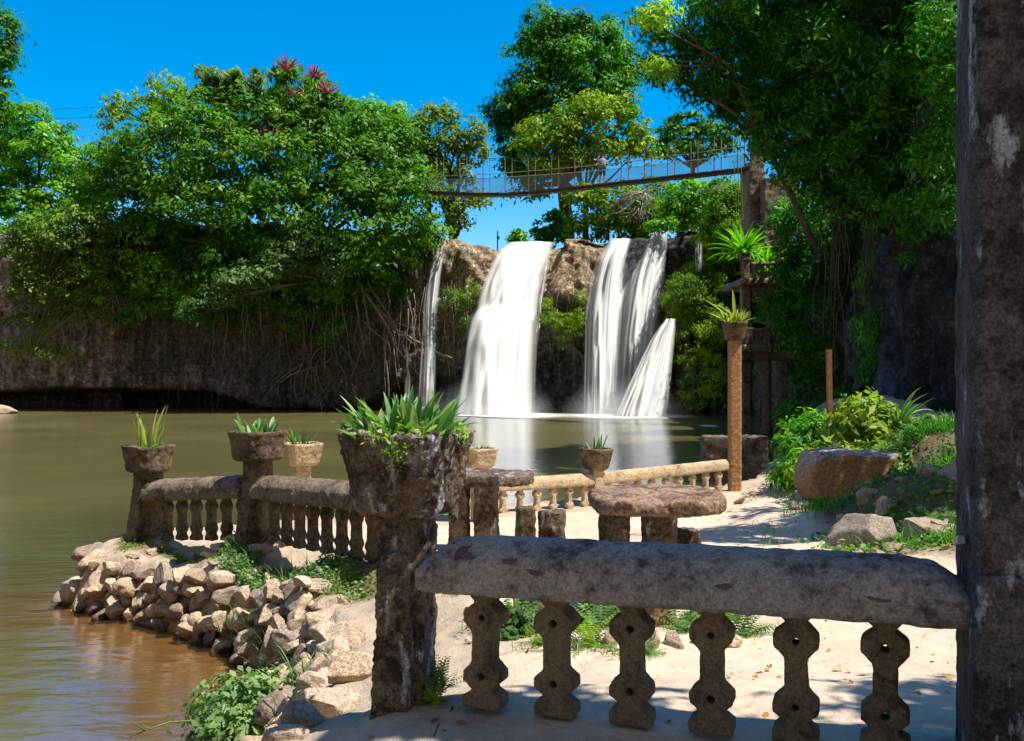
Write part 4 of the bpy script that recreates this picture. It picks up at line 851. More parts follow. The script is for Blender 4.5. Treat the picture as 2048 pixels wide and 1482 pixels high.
def fern(label, loc, n, ln, seed, mat='bush', w=.2, group=None, lean=(.2,1.2), azr=(0,6.283)):
    rd = random.Random(seed); mb = MB()
    for i in range(n): fernfrond(mb, (rd.uniform(-.03,.03), rd.uniform(-.03,.03), 0), rd.uniform(*azr), rd.uniform(*lean), ln*rd.uniform(.6,1.1), ln*w, rd.uniform(.4,1.3), rd.uniform(.25,.95))
    o = mb.build('fern', L[mat], None, False, False); o.location = loc; return tag(o, label, 'fern', group)
p = G(870,1405); fern('feathery green fern at the right foot of the big planter post', (p.x, p.y-.03, p.z), 44, .17, 41, 'lime', .14, lean=(.1,1.4))
fern('feathery dark green fern climbing the right side of the big planter post', (p.x+.02, p.y+.05, p.z+.04), 30, .2, 42, 'grass', .14, lean=(.0,.9))
p = G(757,1418); fern('small yellowish fern at the left foot of the big planter post', (p.x+.02, p.y-.02, p.z), 20, .11, 43, 'lime', .14, lean=(.1,1.3))
for k, (px, py, n, l, lb, mt) in enumerate(((1040,1262,12,.26,'bright fern in front of the tapered stools under the near rail','bush'),(1028,1240,9,.3,'dark fern leaning left at the end of the fern bed','grass'),(1075,1290,14,.14,'small moss fern at the front of the fern bed','lime'),(1120,1305,12,.15,'low fern beside the second baluster','grass'),
        (1180,1290,14,.18,'pale fern in the middle of the fern bed','lime'),(1200,1255,12,.24,'leafy fern behind the pale one in the fern bed','bush'),(1265,1305,12,.1,'tiny fern between the rocks of the fern bed','grass'),(1300,1310,12,.11,'tiny bright fern at the foot of the reddish rock','bush'),
        (1365,1262,12,.22,'fern growing right of the stump-like stool','bush'),(1485,1270,14,.25,'bright fern hanging at the right end of the fern bed','bush'),(1455,1240,8,.2,'dark fern behind the right end of the fern bed','grass'))):
    p = G(px, py); fern(lb, (p.x, p.y, p.z), int(n*1.6), l*1.45, 50+k, mt, .2)
grass('thin grass on the sand by the fern bed', [tuple(G(x, y).xy) for x, y in ((900,1195),(940,1255),(960,1265),(1000,1260),(1050,1300),(1150,1310),(1120,1290),(1240,1312),(1330,1250),(1410,1255),(1500,1278),(1210,1305))], 24, .10, .006, 'grass', 61, spread=.09)
grass('green grass tufts at the foot of the big boulder', [tuple(atg(x, d).xy) for x, d in ((1600,15.6),(1630,15.2),(1660,14.6),(1680,14.9),(1720,13.8),(1790,13.2),(1760,12.6),(1830,13.4),(1590,20.5),(1600,19),(1585,22),(1820,14.2),(1860,12.6),(1790,11.6),(1850,11.0),(1880,11.2),(1770,11.2),(1900,11.4),(1560,21),(1610,16),(1640,16))], 34, .30, .012, 'shade', 62, spread=.36)
grass('sparse grass on the sunny path', [tuple(atg(x, d).xy) for x, d in ((1540,14.5),(1560,14),(1530,12.6),(1425,20.8),(1530,20.5),(1565,12.4),(1590,12.9),(1510,13.9))], 16, .13, .01, 'grass', 63, spread=.3)
grass('tall grass and weeds on the right bank below the cliff', [tuple(atg(x, d).xy) for x in range(1800,1935,9) for d in (16.6,18,20)], 26, .42, .018, 'shade', 64, spread=.4)
# bushes
def bush(name, label, blobs, d, mat, ls, per, cs, K, seed, stems=True, cat='bush', group=None, base=None, **kw):
    bl = pxblobs(d, blobs); b = Vector(base) if base else Vector((bl[0][0][0], bl[0][0][1], min(q[0][2]-q[3] for q in bl)))
    t = thing(name, label, cat, b, 0, group); me = crown_mesh('foliage', [((c[0]-b.x, c[1]-b.y, c[2]-b.z), rx, ry, rz) for c, rx, ry, rz in bl], ls, per, cs, K, seed=seed, **kw); link('foliage', me, L[mat], t)
    if stems:
        mb = MB(); rd = random.Random(seed)
        for q in bl:
            for k in range(5): limb(mb, (rd.uniform(-.1,.1)*q[1], rd.uniform(-.1,.1)*q[1], -.1), Vector(q[0])-b+Vector((rd.uniform(-.7,.7)*q[1], rd.uniform(-.7,.7)*q[2], rd.uniform(-.1,.8)*q[3])), ls*.12, ls*.05, .15, 5, 6, seed+k)
        mb.build('stem', MAT['stem'], t, True)
    return t
bush('bush', 'low broad-leaved light green bush on the waterside bank', [(480,1400,85,50),(440,1440,60,40),(530,1385,55,42,.1),(500,1455,80,45,-.3),(560,1425,45,38)], 7.5, 'bush', .060, 11, .17, 1.25, 71, aspect=.55, holes=.25, droop=.4)
bush('shrub', 'sunlit yellow-green shrub with long narrow leaves on the mound', [(1722,862,50,42),(1740,840,55,40),(1675,925,55,30,-.4),(1760,890,60,40),(1720,920,60,36,-.6),(1715,822,26,26),(1790,905,45,30,.2),(1640,930,30,28,-.4)], 19.6, 'lime', .22, 12, .34, 1.25, 72, aspect=.34, droop=.5)
bush('shrub', 'dark green shrub in shade at the water end of the mound', [(1612,870,38,40),(1600,905,42,38,-.3),(1582,945,40,32,-.6),(1640,850,38,30,.6),(1615,940,44,36,-.8)], 21.6, 'bright', .17, 12, .34, 1.3, 73, aspect=.3)
bush('shrub', 'shaded dark green shrub behind the big boulder', [(1750,935,50,26),(1800,925,55,28),(1850,905,50,30,.2),(1830,885,50,30,.4),(1890,880,40,36,.4),(1780,915,40,22,.3)], 17.9, 'grass', .12, 12, .3, 1.2, 74, aspect=.4)
bush('shrub', 'pale shrub at the foot of the cliff beside the pillar', [(1835,868,30,22),(1870,858,26,22),(1805,890,24,16)], 20, 'pale', .16, 10, .3, 1.0, 75, aspect=.5)
groundcover('mixed ground cover on the bank between the rocks', [tuple(atg(x, d).xy) for x in range(1690,1935,14) for d in (11.3,12.4,13.4,14.6,15.8,17)], 40, .075, 'grass', 76, .5, .05)
groundcover('dead leaves scattered on the sand and among the rocks', [tuple(atg(x, d).xy) for x, d in [(rg.uniform(900,1900), rg.uniform(4.3,9)) for _ in range(90)]+[(rg.uniform(1500,1920), rg.uniform(10,20)) for _ in range(60)]+[(rg.uniform(680,1000), rg.uniform(4.0,4.6)) for _ in range(4)]], 2, .05, 'litter', 77, .4, .006, 'leaf_litter', 'leaf litter')
bush('weeds', 'leafy green weeds crowding round the stool feet in the fern bed', [(1035,1238,34,30),(1075,1262,30,22,-.1),(1190,1240,36,32,.1),(1230,1225,30,26,.2),(1170,1270,26,18,-.1),(1010,1270,22,14,-.1),(1130,1285,24,14,-.3),(1400,1240,22,18,.2)], 6.5, 'grass', .05, 8, .09, .9, 78, cat='weeds', aspect=.5)
mb = MB(); a = P(385,1441,7.3); pts = [a, P(340,1444,7.2), P(315,1452,7.1), P(258,1474,7)]; mb.tube(pts, .007, .004, 6); mb.tube([P(290,1462,7.05), P(272,1448,7.0), P(260,1440,6.95)], .006, .001, 5); mb.tube([P(300,1458,7.05), P(285,1450,7.05)], .008, .001, 5)
tag(mb.build('twig', MAT['stem'], None, True), 'bare green twig sticking out over the water from the bush', 'twig')
mb = MB(); p = G(900,1440); mb.tube([G(905,1418)+Vector((0,0,.008)), G(898,1440)+Vector((0,0,.008)), G(875,1456)+Vector((0,0,.008)), G(868,1478)+Vector((0,0,.008))], .006, .005, 5)
tag(mb.build('twig', MAT['bark'], None, True), 'thin dark root lying on the path by the planter foot', 'twig')

# ================================================================== TREES OF THE FAR BANK
def B(px, py, d): return P(px, py, d)
tree('tree', 'wide spreading dark green tree overhanging the cliff left of the falls', 'tree', B(600,560,73), 69.5,
     [(330,330,115,95,2),(250,400,95,80,4),(430,300,110,95,1),(540,310,105,100,1),(640,330,105,95),(740,330,95,90),(810,400,80,75,-.5),(700,430,115,85,-1.5),(560,430,115,85,-1),(400,420,125,85,1),(290,480,100,62,3),(620,250,85,60,2),(380,220,70,50,2),(480,230,70,50,2),(780,290,60,55,1),
      (820,470,62,50,-1.5),(760,510,80,42,-1),(230,330,60,60,5),(680,500,70,40,-1),(470,510,90,40,.5),(330,545,80,32,2),(235,520,56,40,4.5),(270,570,54,26,4),(420,560,80,34,1),(540,580,80,30,1.3),(340,590,70,24,1.3),(640,580,70,30,1.3),(740,560,60,30,1)], L['forest'], .34, 17, 1.25, 1.05, .42, .35, 101, holes=.12)
tree('tree', 'low branch of paler leaves drooping far out over the water from the spreading tree', 'tree', B(700,560,72), 66.5,
     [(640,500,62,32),(585,505,58,36,.2),(530,540,55,30,-.2),(480,565,48,24,-.4),(440,590,36,18,-.5),(400,612,30,13,-.6),(372,628,16,8,-.7),(670,540,40,22),(600,470,40,24,.3)], L['pale'], .26, 14, .8, 1.15, .2, .6, 102, bark='root')
tree('umbrella_tree', 'umbrella tree with drooping glossy leaf rosettes on bare branches, left of the one in flower', 'tree', B(470,330,74), 71.5,
     [(445,165,36,20),(495,160,40,22),(425,185,26,16),(500,190,40,18),(465,200,32,14),(540,200,30,20,.5),(420,150,20,12)], L['pale'], .62, 9, .8, .8, .16, .8, 103, aspect=.34, droop=.9, bark='root')
def flowers(root_label, heads):
    t = tree('umbrella_tree', root_label, 'tree', B(590,330,74), 71, [(572,165,26,34),(625,175,28,32),(600,215,55,34),(650,215,34,34),(560,230,40,30),(640,250,45,28)], L['forest2'], .6, 9, .8, .9, .16, .8, 104, aspect=.34, droop=.9, bark='root')
    rd = random.Random(4); b = Vector(B(590,330,74))
    for px, py, s in heads:
        mb = MB(); c = P(px, py, 68.6)-b; s *= 1.25
        for k in range(16):
            a = rd.uniform(-1.35, 1.35); z = rd.uniform(-.5,.5); d = Vector((math.sin(a), z*math.cos(a)*.8, abs(math.cos(a))*.9+.05)); mb.tube([c, c+d*s*.5, c+d*s+Vector((0,0,-.04))], .035, .028, 5)
        mb.build('flower_head', MAT['flower'], t)
flowers('umbrella tree crowned with red spidery flower heads', ((573,140,.95),(628,155,.8),(655,185,.75),(590,190,.55),(540,272,.9),(548,300,.7),(520,268,.6)))
tree('tree', 'feathery light green tree rising thinly above the canopy on the left', 'tree', B(300,330,76), 75, [(330,160,22,16),(305,185,28,18),(250,205,36,18),(215,215,24,18),(280,215,40,18),(345,190,30,14),(230,240,34,16),(340,225,30,20)], L['yellow'], .26, 10, .75, .8, .14, .7, 105, holes=.35)
tree('tree', 'bushy mid-green tree with layered foliage at the far left', 'tree', B(60,470,80), 78, [(40,240,60,40),(100,270,60,36),(20,300,50,45),(90,330,80,50),(150,330,55,45),(30,380,60,50),(130,400,70,50,-.6),(175,390,40,50),(60,430,70,34,-1),(-40,300,60,90),(-40,410,60,50)], L['bright'], .32, 16, 1.1, 1.0, .32, .4, 106, flat=.4)
tree('tree', 'tall vine-clad tree cut by the left edge of the photo', 'tree', B(-20,330,72), 70, [(-8,60,40,44),(0,120,36,50),(-10,180,34,40),(12,100,26,34),(-30,230,40,40),(5,215,14,10)], L['deep'], .3, 16, .95, 1.0, .3, .5, 107)
tree('tree', 'dark bushy tree behind the spreading tree, in front of the slim twin-stemmed one', 'tree', B(780,470,76), 74, [(700,235,44,32),(770,235,48,34),(790,275,40,44),(840,330,40,50),(740,270,50,40)], L['bright'], .32, 15, 1.0, 1.0, .25, .5, 108)
tree('tree', 'airy grey-green tree with slim forked trunks beside the bridge end', 'tree', B(905,470,74), 73, [(870,245,50,38),(835,260,36,34),(920,265,46,32),(945,300,32,36),(890,300,60,36),(850,320,50,36),(935,345,30,26),(880,350,40,26,.3),(880,400,36,22),(930,415,40,28),(960,395,16,14),(915,440,26,12)], L['grey'], .30, 13, .95, .85, .3, .3, 109, holes=.28, flat=.7,
     extra=lambda mb: (limb(mb, (.2,0,-.4), (1.0,0,2.6), .22, .12, .05), limb(mb, (.1,0,-.2), (-1.1,0,3.2), .2, .1, .05), limb(mb, (-1.9,1,-.4), (-1.9,1,3.4), .24, .16, .03)))
tree('giant_tree', 'huge dark rounded tree towering behind the suspension bridge', 'tree', B(1135,472,82), 80,
     [(1115,70,75,48),(1190,85,62,50),(1228,140,46,62),(1075,110,52,48,-.5),(1150,120,60,50,-2),(1180,165,62,50,-2),(1230,190,36,34),(1060,165,48,36,-1),(1040,205,48,34,-1),(1010,215,36,26),(1105,195,62,36,-2),(1000,245,22,16),(1030,240,46,24),(1090,240,60,26),(1020,280,26,26),(1040,310,24,30),(1060,350,40,30),(1250,225,20,24),(1130,60,40,30,2),(1020,330,16,24),(1060,380,26,14)], L['deep'], .33, 20, 1.15, 1.15, .62, .42, 110, flat=.5)
tree('tree', 'yellowish-green airy tree in front of the huge dark tree, over the bridge', 'tree', B(1170,470,76), 75, [(1175,215,40,34),(1225,215,36,26),(1135,250,46,34),(1080,265,50,32),(1060,290,36,22),(1120,290,46,28),(1200,255,56,38),(1262,250,34,36),(1280,285,32,30),(1210,300,60,30),(1150,320,50,20),(1275,310,36,16),(1090,330,40,14)], L['yellow'], .30, 14, .9, .95, .24, .4, 111, holes=.2)
tree('tree', 'yellow-leaved bushy tree below the bridge deck beside the thick trunk', 'tree', B(1215,470,73.5), 72.5, [(1180,390,38,24),(1230,395,46,28),(1200,420,40,26),(1260,425,44,30),(1290,410,30,24),(1155,395,16,16)], L['yellow'], .28, 14, .85, 1.0, .16, .4, 112)
tree('tree', 'dark thicket behind the crest under the bridge', 'tree', B(1260,475,76), 75, [(1180,450,50,26),(1240,455,60,26),(1310,450,60,30),(1350,430,50,34),(1400,440,50,34),(1450,420,50,44),(1290,390,50,40)], L['forest'], .3, 16, 1.0, 1.1, .18, .4, 113)
tree('conical_tree', 'small dark tiered tree left of the thick trunk behind the crest', 'tree', B(1105,492,79), 78, [(1110,430,14,12),(1098,450,24,10),(1090,468,28,12),(1115,475,24,16),(1085,488,22,9),(1118,450,14,16)], L['deep'], .3, 15, .8, 1.3, .14, .7, 114, flat=.35)
tree('small_tree', 'tiny bright green tree beside the pole on the skyline', 'tree', B(1036,492,88), 88, [(1036,468,11,8),(1032,480,12,7),(1042,482,9,7)], L['bright'], .3, 12, .7, 1.1, .08, .7, 115)
tree('tree', 'bright green leafy tree under the right half of the bridge', 'tree', B(1375,465,71), 70, [(1375,385,36,26),(1350,410,30,24),(1395,405,34,28),(1372,430,44,26),(1345,440,24,16)], L['bright'], .27, 15, .8, 1.1, .16, .5, 116)
tree('tree', 'mid-green tree beside the bridge tower, under the deck', 'tree', B(1460,450,66), 65, [(1450,380,40,30),(1480,400,36,34),(1440,420,30,30),(1475,440,30,26)], L['forest2'], .26, 15, .8, 1.1, .16, .5, 117)
tree('flat_topped_tree', 'distant flat-topped tree with layered crown against the sky', 'tree', B(1385,420,92), 90, [(1375,240,36,18),(1340,258,28,12),(1410,255,40,14),(1450,268,36,12),(1380,270,60,12),(1345,290,36,14),(1400,295,50,16),(1450,290,30,12),(1330,308,30,12)], L['deep'], .34, 17, 1.1, 1.05, .3, .6, 118, flat=.35)
bush('shrub', 'light green feathery shrub growing on the crest right of the falls', [(1335,447,26,9),(1310,452,20,8,.2)], 66.5, 'bright', .24, 12, .6, 1.2, 119)
# bare grey shrub below the bridge
mb = MB(); rd = random.Random(9)
for k in range(34):
    a = P(1290,385,71); b = a+Vector((rd.uniform(-2.4,2.2), rd.uniform(-.8,.8), rd.uniform(-2.6,.9))); pts = limb(mb, a, b, .035, .012, .22, 4, 7, 900+k)
    for j in range(3): limb(mb, pts[rd.randint(2,5)], Vector(b)+Vector((rd.uniform(-.9,.9), rd.uniform(-.3,.3), rd.uniform(-.8,.5))), .018, .008, .2, 4, 5, 1900+k*3+j)
tag(mb.build('bare_shrub', MAT['twig'], None, True), 'leafless pale grey tangle of twigs hanging below the bridge', 'bare shrub')

# cliff growth
bush('creeper', 'tangled pale creeper and bushes on the cliff at the far left', [(60,500,60,34),(120,470,60,34,-.3),(170,500,50,40),(90,550,60,30),(150,560,40,30),(190,450,44,34),(140,620,26,20),(205,545,30,30),(60,580,50,30),(185,610,30,26),(50,640,40,14),(20,690,30,10),(110,700,40,10)], 71.0, 'grey', .24, 11, .7, .75, 131, cat='creeper')
bush('creeper', 'bright leafy growth at the head of the left cliff', [(70,450,60,24),(130,430,50,24),(180,440,40,26),(20,465,40,20),(30,500,12,14),(120,490,40,20),(60,540,24,16),(175,520,34,26),(140,590,20,16),(215,580,26,24)], 70.8, 'forest2', .28, 13, .9, .8, 132, cat='creeper')
bush('mossy_bulge', 'sunlit mossy fern cushion bulging from the cliff beside the jet of water', [(1375,575,40,34),(1350,600,26,22,-.5),(1395,600,40,36),(1400,545,34,26,1),(1370,622,34,20),(1425,580,36,40,.5),(1410,640,30,24)], 64.2, 'mossy', .17, 14, .45, 1.25, 133, aspect=.3, droop=.9, cat='fern cushion', stems=False)
bush('shrub', 'yellow-green bushes on the ledge between the falls and the ruin', [(1425,470,36,22,0),(1450,500,40,26,0),(1400,478,22,12),(1440,445,30,20),(1465,460,28,24,-2),(1435,525,36,24,0),(1470,525,30,26,-.6)], 65.4, 'yellow', .2, 13, .55, 1.1, 134)
bush('fern_curtain', 'dark ferns and moss covering the cliff between the jet and the tall column', [(1390,680,44,40),(1440,700,50,60,-2),(1400,740,46,46,-.5),(1450,780,50,46,-3),(1400,800,40,26,-1),(1460,640,40,40,-4)], 63.5, 'mossy', .18, 10, .5, .55, 135, aspect=.35, droop=.8, cat='ferns', stems=False)
bush('hanging_ferns', 'mossy ferns hanging under the rock between the two big falls', [(1110,640,30,14),(1135,655,26,18),(1150,640,18,22),(1130,680,12,14),(1100,610,14,14),(1160,600,10,20)], 66.4, 'mossy', .17, 12, .42, 1.1, 136, aspect=.3, droop=1.1, cat='ferns', stems=False)
bush('hanging_ferns', 'mossy creepers on the rock between the thin ribbon and the main fall', [(905,590,22,18),(925,600,18,22),(945,580,18,14),(925,650,12,20),(890,620,10,16)], 67.4, 'mossy', .17, 11, .45, .9, 137, aspect=.35, droop=.9, cat='ferns', stems=False)
bush('creeper', 'small green creeper on the dark cliff under the spreading tree', [(665,655,24,14),(650,680,14,14),(690,640,14,10)], 69.4, 'bright', .22, 9, .6, .8, 138, cat='creeper', stems=False)
def strands(label, n, xr, zr, dr, lr, mat, seed, r=.022, name='hanging_vines', cat='vines', wob=.12):
    rd = random.Random(seed); mb = MB()
    for k in range(n):
        px = rd.uniform(*xr); d = dr(px)+rd.uniform(-.6,.4); a = P(px, rd.uniform(*zr), d); l = rd.uniform(*lr); pts = [a]; q = a.copy(); m = 7; s = rd.uniform(-.12,.12)
        for i in range(m): q = q+Vector((rd.gauss(s*l/m, wob*l/m), rd.gauss(0, wob*l/m), -l/m)); pts.append(q.copy())
        mb.tube(pts, r*rd.uniform(.7,1.5), r*.6, 4)
    return tag(mb.build(name, MAT[mat], None, True), label, cat, None, 'stuff')
strands('thin roots and vines hanging down the dark cliff under the trees', 120, (330,860), (560,690), lambda x: 70.2-(x-330)*.003, (.8,6.0), 'vine', 5, .017, wob=.2)
strands('tangled grey vines on the left cliff', 60, (30,240), (430,600), lambda x: 71.6, (2,5.5), 'twig', 6, .026, wob=.42)
strands('brown roots hanging under the crest between the falls', 34, (885,945), (560,640), lambda x: 67.3, (2,6), 'vine', 7, .02); strands('brown roots hanging between the two big falls', 30, (1085,1170), (560,650), lambda x: 66.6, (1.5,5), 'vine', 8, .018)
strands('pale aerial roots hanging from the overhanging trees to the water', 26, (430,860), (570,640), lambda x: 69.2-(x-330)*.003, (3.5,8.0), 'root', 15, .022, name='aerial_roots', cat='roots', wob=.14)
bush('hanging_ferns', 'ferns and creepers trailing down the dark cliff under the spreading tree', [(300,620,50,16),(400,640,40,14),(540,615,50,16),(620,625,50,18),(720,610,40,18),(800,590,40,22),(480,640,30,20),(250,640,26,20),(590,660,20,24)], 71, 'forest', .24, 11, .6, .9, 139, cat='ferns', stems=False, droop=1., aspect=.4)
# big exposed roots
t = thing('root_tangle', 'tangle of thick grey roots sprawling down the cliff to the water', 'roots', P(600,815,69.5)); b0 = t.location; rd = random.Random(12)
for j in range(26):
    mb = MB(); a = P(rd.uniform(590,690), rd.uniform(690,725), 70)-b0; e = P(rd.uniform(490,740), rd.uniform(800,816), 68.6)-b0; limb(mb, a, e, .07*rd.uniform(.5,1.5), .03, .6, 6, 14, 50+j); mb.build('root', MAT['bark'] if j % 3 else MAT['root'], t, True)
t = thing('root_tangle', 'thick slanting roots crossing the cliff beside the thin ribbon of water', 'roots', P(770,640,68.6)); b0 = t.location
for j, (x0, y0, x1, y1, r) in enumerate(((715,560,790,690,.12),(722,565,740,660,.09),(735,560,800,680,.07),(760,640,890,715,.11),(740,600,830,690,.08),(770,650,775,815,.10),(780,660,800,780,.05),(750,650,700,760,.05),(770,640,830,660,.06),(790,690,850,760,.05),(712,570,730,720,.05),(725,640,780,690,.08))):
    mb = MB(); limb(mb, P(x0,y0,69.4)-b0, P(x1,y1,68.3)-b0, r, r*.6, .10, 6, 9, 80+j); mb.build('root', MAT['root'], t, True)
mb = MB(); mb.tube([P(868,702,67.6), P(904,716,66.8)], .09, .05, 6); tag(mb.build('branch', MAT['root'], None, True), 'broken pale branch jutting out beside the main fall', 'branch')

# ================================================================== SUSPENSION BRIDGE
def bridge():
    A = (850,384); t = thing('suspension_bridge', 'long sagging suspension footbridge with timber deck, wire rails and netting', 'bridge', P(1180,366,57)); b = t.location
    XS = np.arange(850,1512,2.); dk = np.interp(XS, [850,900,950,1010,1060,1130,1200,1270,1350,1430,1512], [380,383,385,385,382,375,367,359,350,341,332])
    hr = np.interp(XS, [850,900,1000,1100,1200,1300,1400,1512], [354,352,347,339,330,318,305,290]); mr = np.interp(XS, [850,900,1000,1100,1200,1300,1400,1512], [360,359,355,349,341,330,319,306]); tc = np.interp(XS, [850,900,970,1060,1150,1250,1350,1470,1512], [314,317,317,316,311,303,288,265,256])
    D = lambda x, off=0: 66-(x-850)/662*15.5+off
    def at(x, y, off=0): return P(x, y, D(x, off))-b
    dkf = lambda x: float(np.interp(x, XS, dk))
    mb = MB(); rd = random.Random(2); xs = np.arange(852,1510,4.6)
    for x in xs:
        w = .13; a0, a1 = at(x, dkf(x)+rd.uniform(-.6,.6)), at(x, dkf(x), 1.3)+Vector((0,0,-.02)); dx = (at(x+5, dkf(x+5))-at(x, dkf(x))).normalized(); k = rd.uniform(-.12,.12); y0 = Vector((0,1.35,0))+dx*k
        p = [a0-dx*w+Vector((0,0,0)), a0+dx*w, a0+dx*w+y0, a0-dx*w+y0]; th = Vector((0,0,-.07)); mb.add(p+[q+th for q in p], [(0,1,2,3),(7,6,5,4),(0,4,5,1),(1,5,6,2),(2,6,7,3),(3,7,4,0)])
    mb.build('deck', MAT['wood'], t)
    mb = MB()
    for o in (0.05,1.25): mb.tube([at(x, dkf(x)+2, o)+Vector((0,0,-.09)) for x in XS[::12]], .05, .05, 5)
    mb.build('bearer_cable', MAT['wire'], t, True)
    for arr, r, mt in ((hr,.026,'rustpole'),(mr,.024,'cable'),(tc,.018,'wire')):
        for o in (0,1.3):
            mb = MB(); mb.tube([at(x, y, o) for x, y in zip(XS[::6], arr[::6])], r, r, 5); mb.build('hand_cable', MAT[mt], t, True)
    for x in list(np.arange(873,1000,46.5))+list(np.arange(1010,1480,46.5)):
        for o, dx in ((0,0),(1.3,14)):
            x_ = x+dx; mb = MB(); mb.tube([at(x_, dkf(x_)+2, o), at(x_, float(np.interp(x_, XS, tc))-1, o)], .03, .03, 5); mb.build('hanger_post', MAT['rustpole'], t)
    for o in (0,1.3):
        mb = MB(); q = [(at(x, dkf(x), o), at(x, float(np.interp(x, XS, mr)), o)) for x in XS[::6]]; vs = [p for a in q for p in a]; mb.add(vs, [(2*i,2*i+2,2*i+3,2*i+1) for i in range(len(q)-1)]); mb.build('netting', MAT['net'], t, False, False)
    return at, D
bridge()
def person():
    D = 66-(1205-850)/662*15.5+.65; foot = P(1205, 366, D); bm = bmesh.new(); me = bpy.data.meshes.new('body')
    J = [((0,0,.92),.13),((0,0,1.12),.13),((0,0,1.36),.16),((0,.0,1.5),.06),((.0,-.02,1.60),.085),((0,-.02,1.68),.085),((.09,0,.88),.085),((.10,0,.48),.06),((.11,0,.06),.045),((.12,-.1,.03),.04),((-.09,0,.88),.085),((-.13,.04,.48),.06),((-.16,.1,.06),.045),((-.16,0,.03),.04),
         ((.2,0,1.40),.06),((.32,.0,1.18),.045),((.42,-.12,1.06),.035),((-.2,0,1.40),.06),((-.32,0,1.18),.045),((-.42,-.12,1.06),.035)]
    E = [(0,1),(1,2),(2,3),(3,4),(4,5),(0,6),(6,7),(7,8),(8,9),(0,10),(10,11),(11,12),(12,13),(2,14),(14,15),(15,16),(2,17),(17,18),(18,19)]
    me.from_pydata([j[0] for j in J], E, [])
    t = thing('person', 'person in a pale blue-grey shirt crossing the suspension bridge holding both cables', 'person', foot)
    skin = plain('skin', (.42,.26,.18), (.5,.32,.23), 5, .6, 0); shirt = plain('pale_shirt', (.20,.24,.34), (.28,.32,.43), 8, .9, .1); o = link('body', me, skin, t); o.modifiers.new('s', 'SKIN')
    for v, j in zip(me.skin_vertices[0].data, J): v.radius = (j[1], j[1])
    me.skin_vertices[0].data[0].use_root = True; m = o.modifiers.new('u', 'SUBSURF'); m.levels = 1; m.render_levels = 1
    mb = MB(); mb.rings([[(r*1.35*math.cos(a)*k, r*math.sin(a)*k, z) for a in [2*math.pi*i/12 for i in range(12)]] for r, z, k in ((.17,.86,1),(.165,1.1,1),(.185,1.36,1),(.12,1.47,1),(.08,1.52,1))]); mb.build('shirt', shirt, t, True)
    mb = MB()
    for s in (-1,1): mb.tube([(s*.09,0,.92),(s*.115,.01 if s > 0 else .04,.5)], .105, .085, 8)
    mb.build('shorts', plain('dark_shorts', (.05,.055,.08), (.08,.085,.12), 5, .9, 0), t, True)
    mb = MB(); mb.lathe([(.03,.115),(.085,.09),(.10,.03),(.095,-.03),(.05,-.05)], (0,.01,1.66), 10); mb.build('hair', plain('dark_hair', (.03,.02,.015), (.05,.035,.025), 5, .7, 0), t, True)
person()
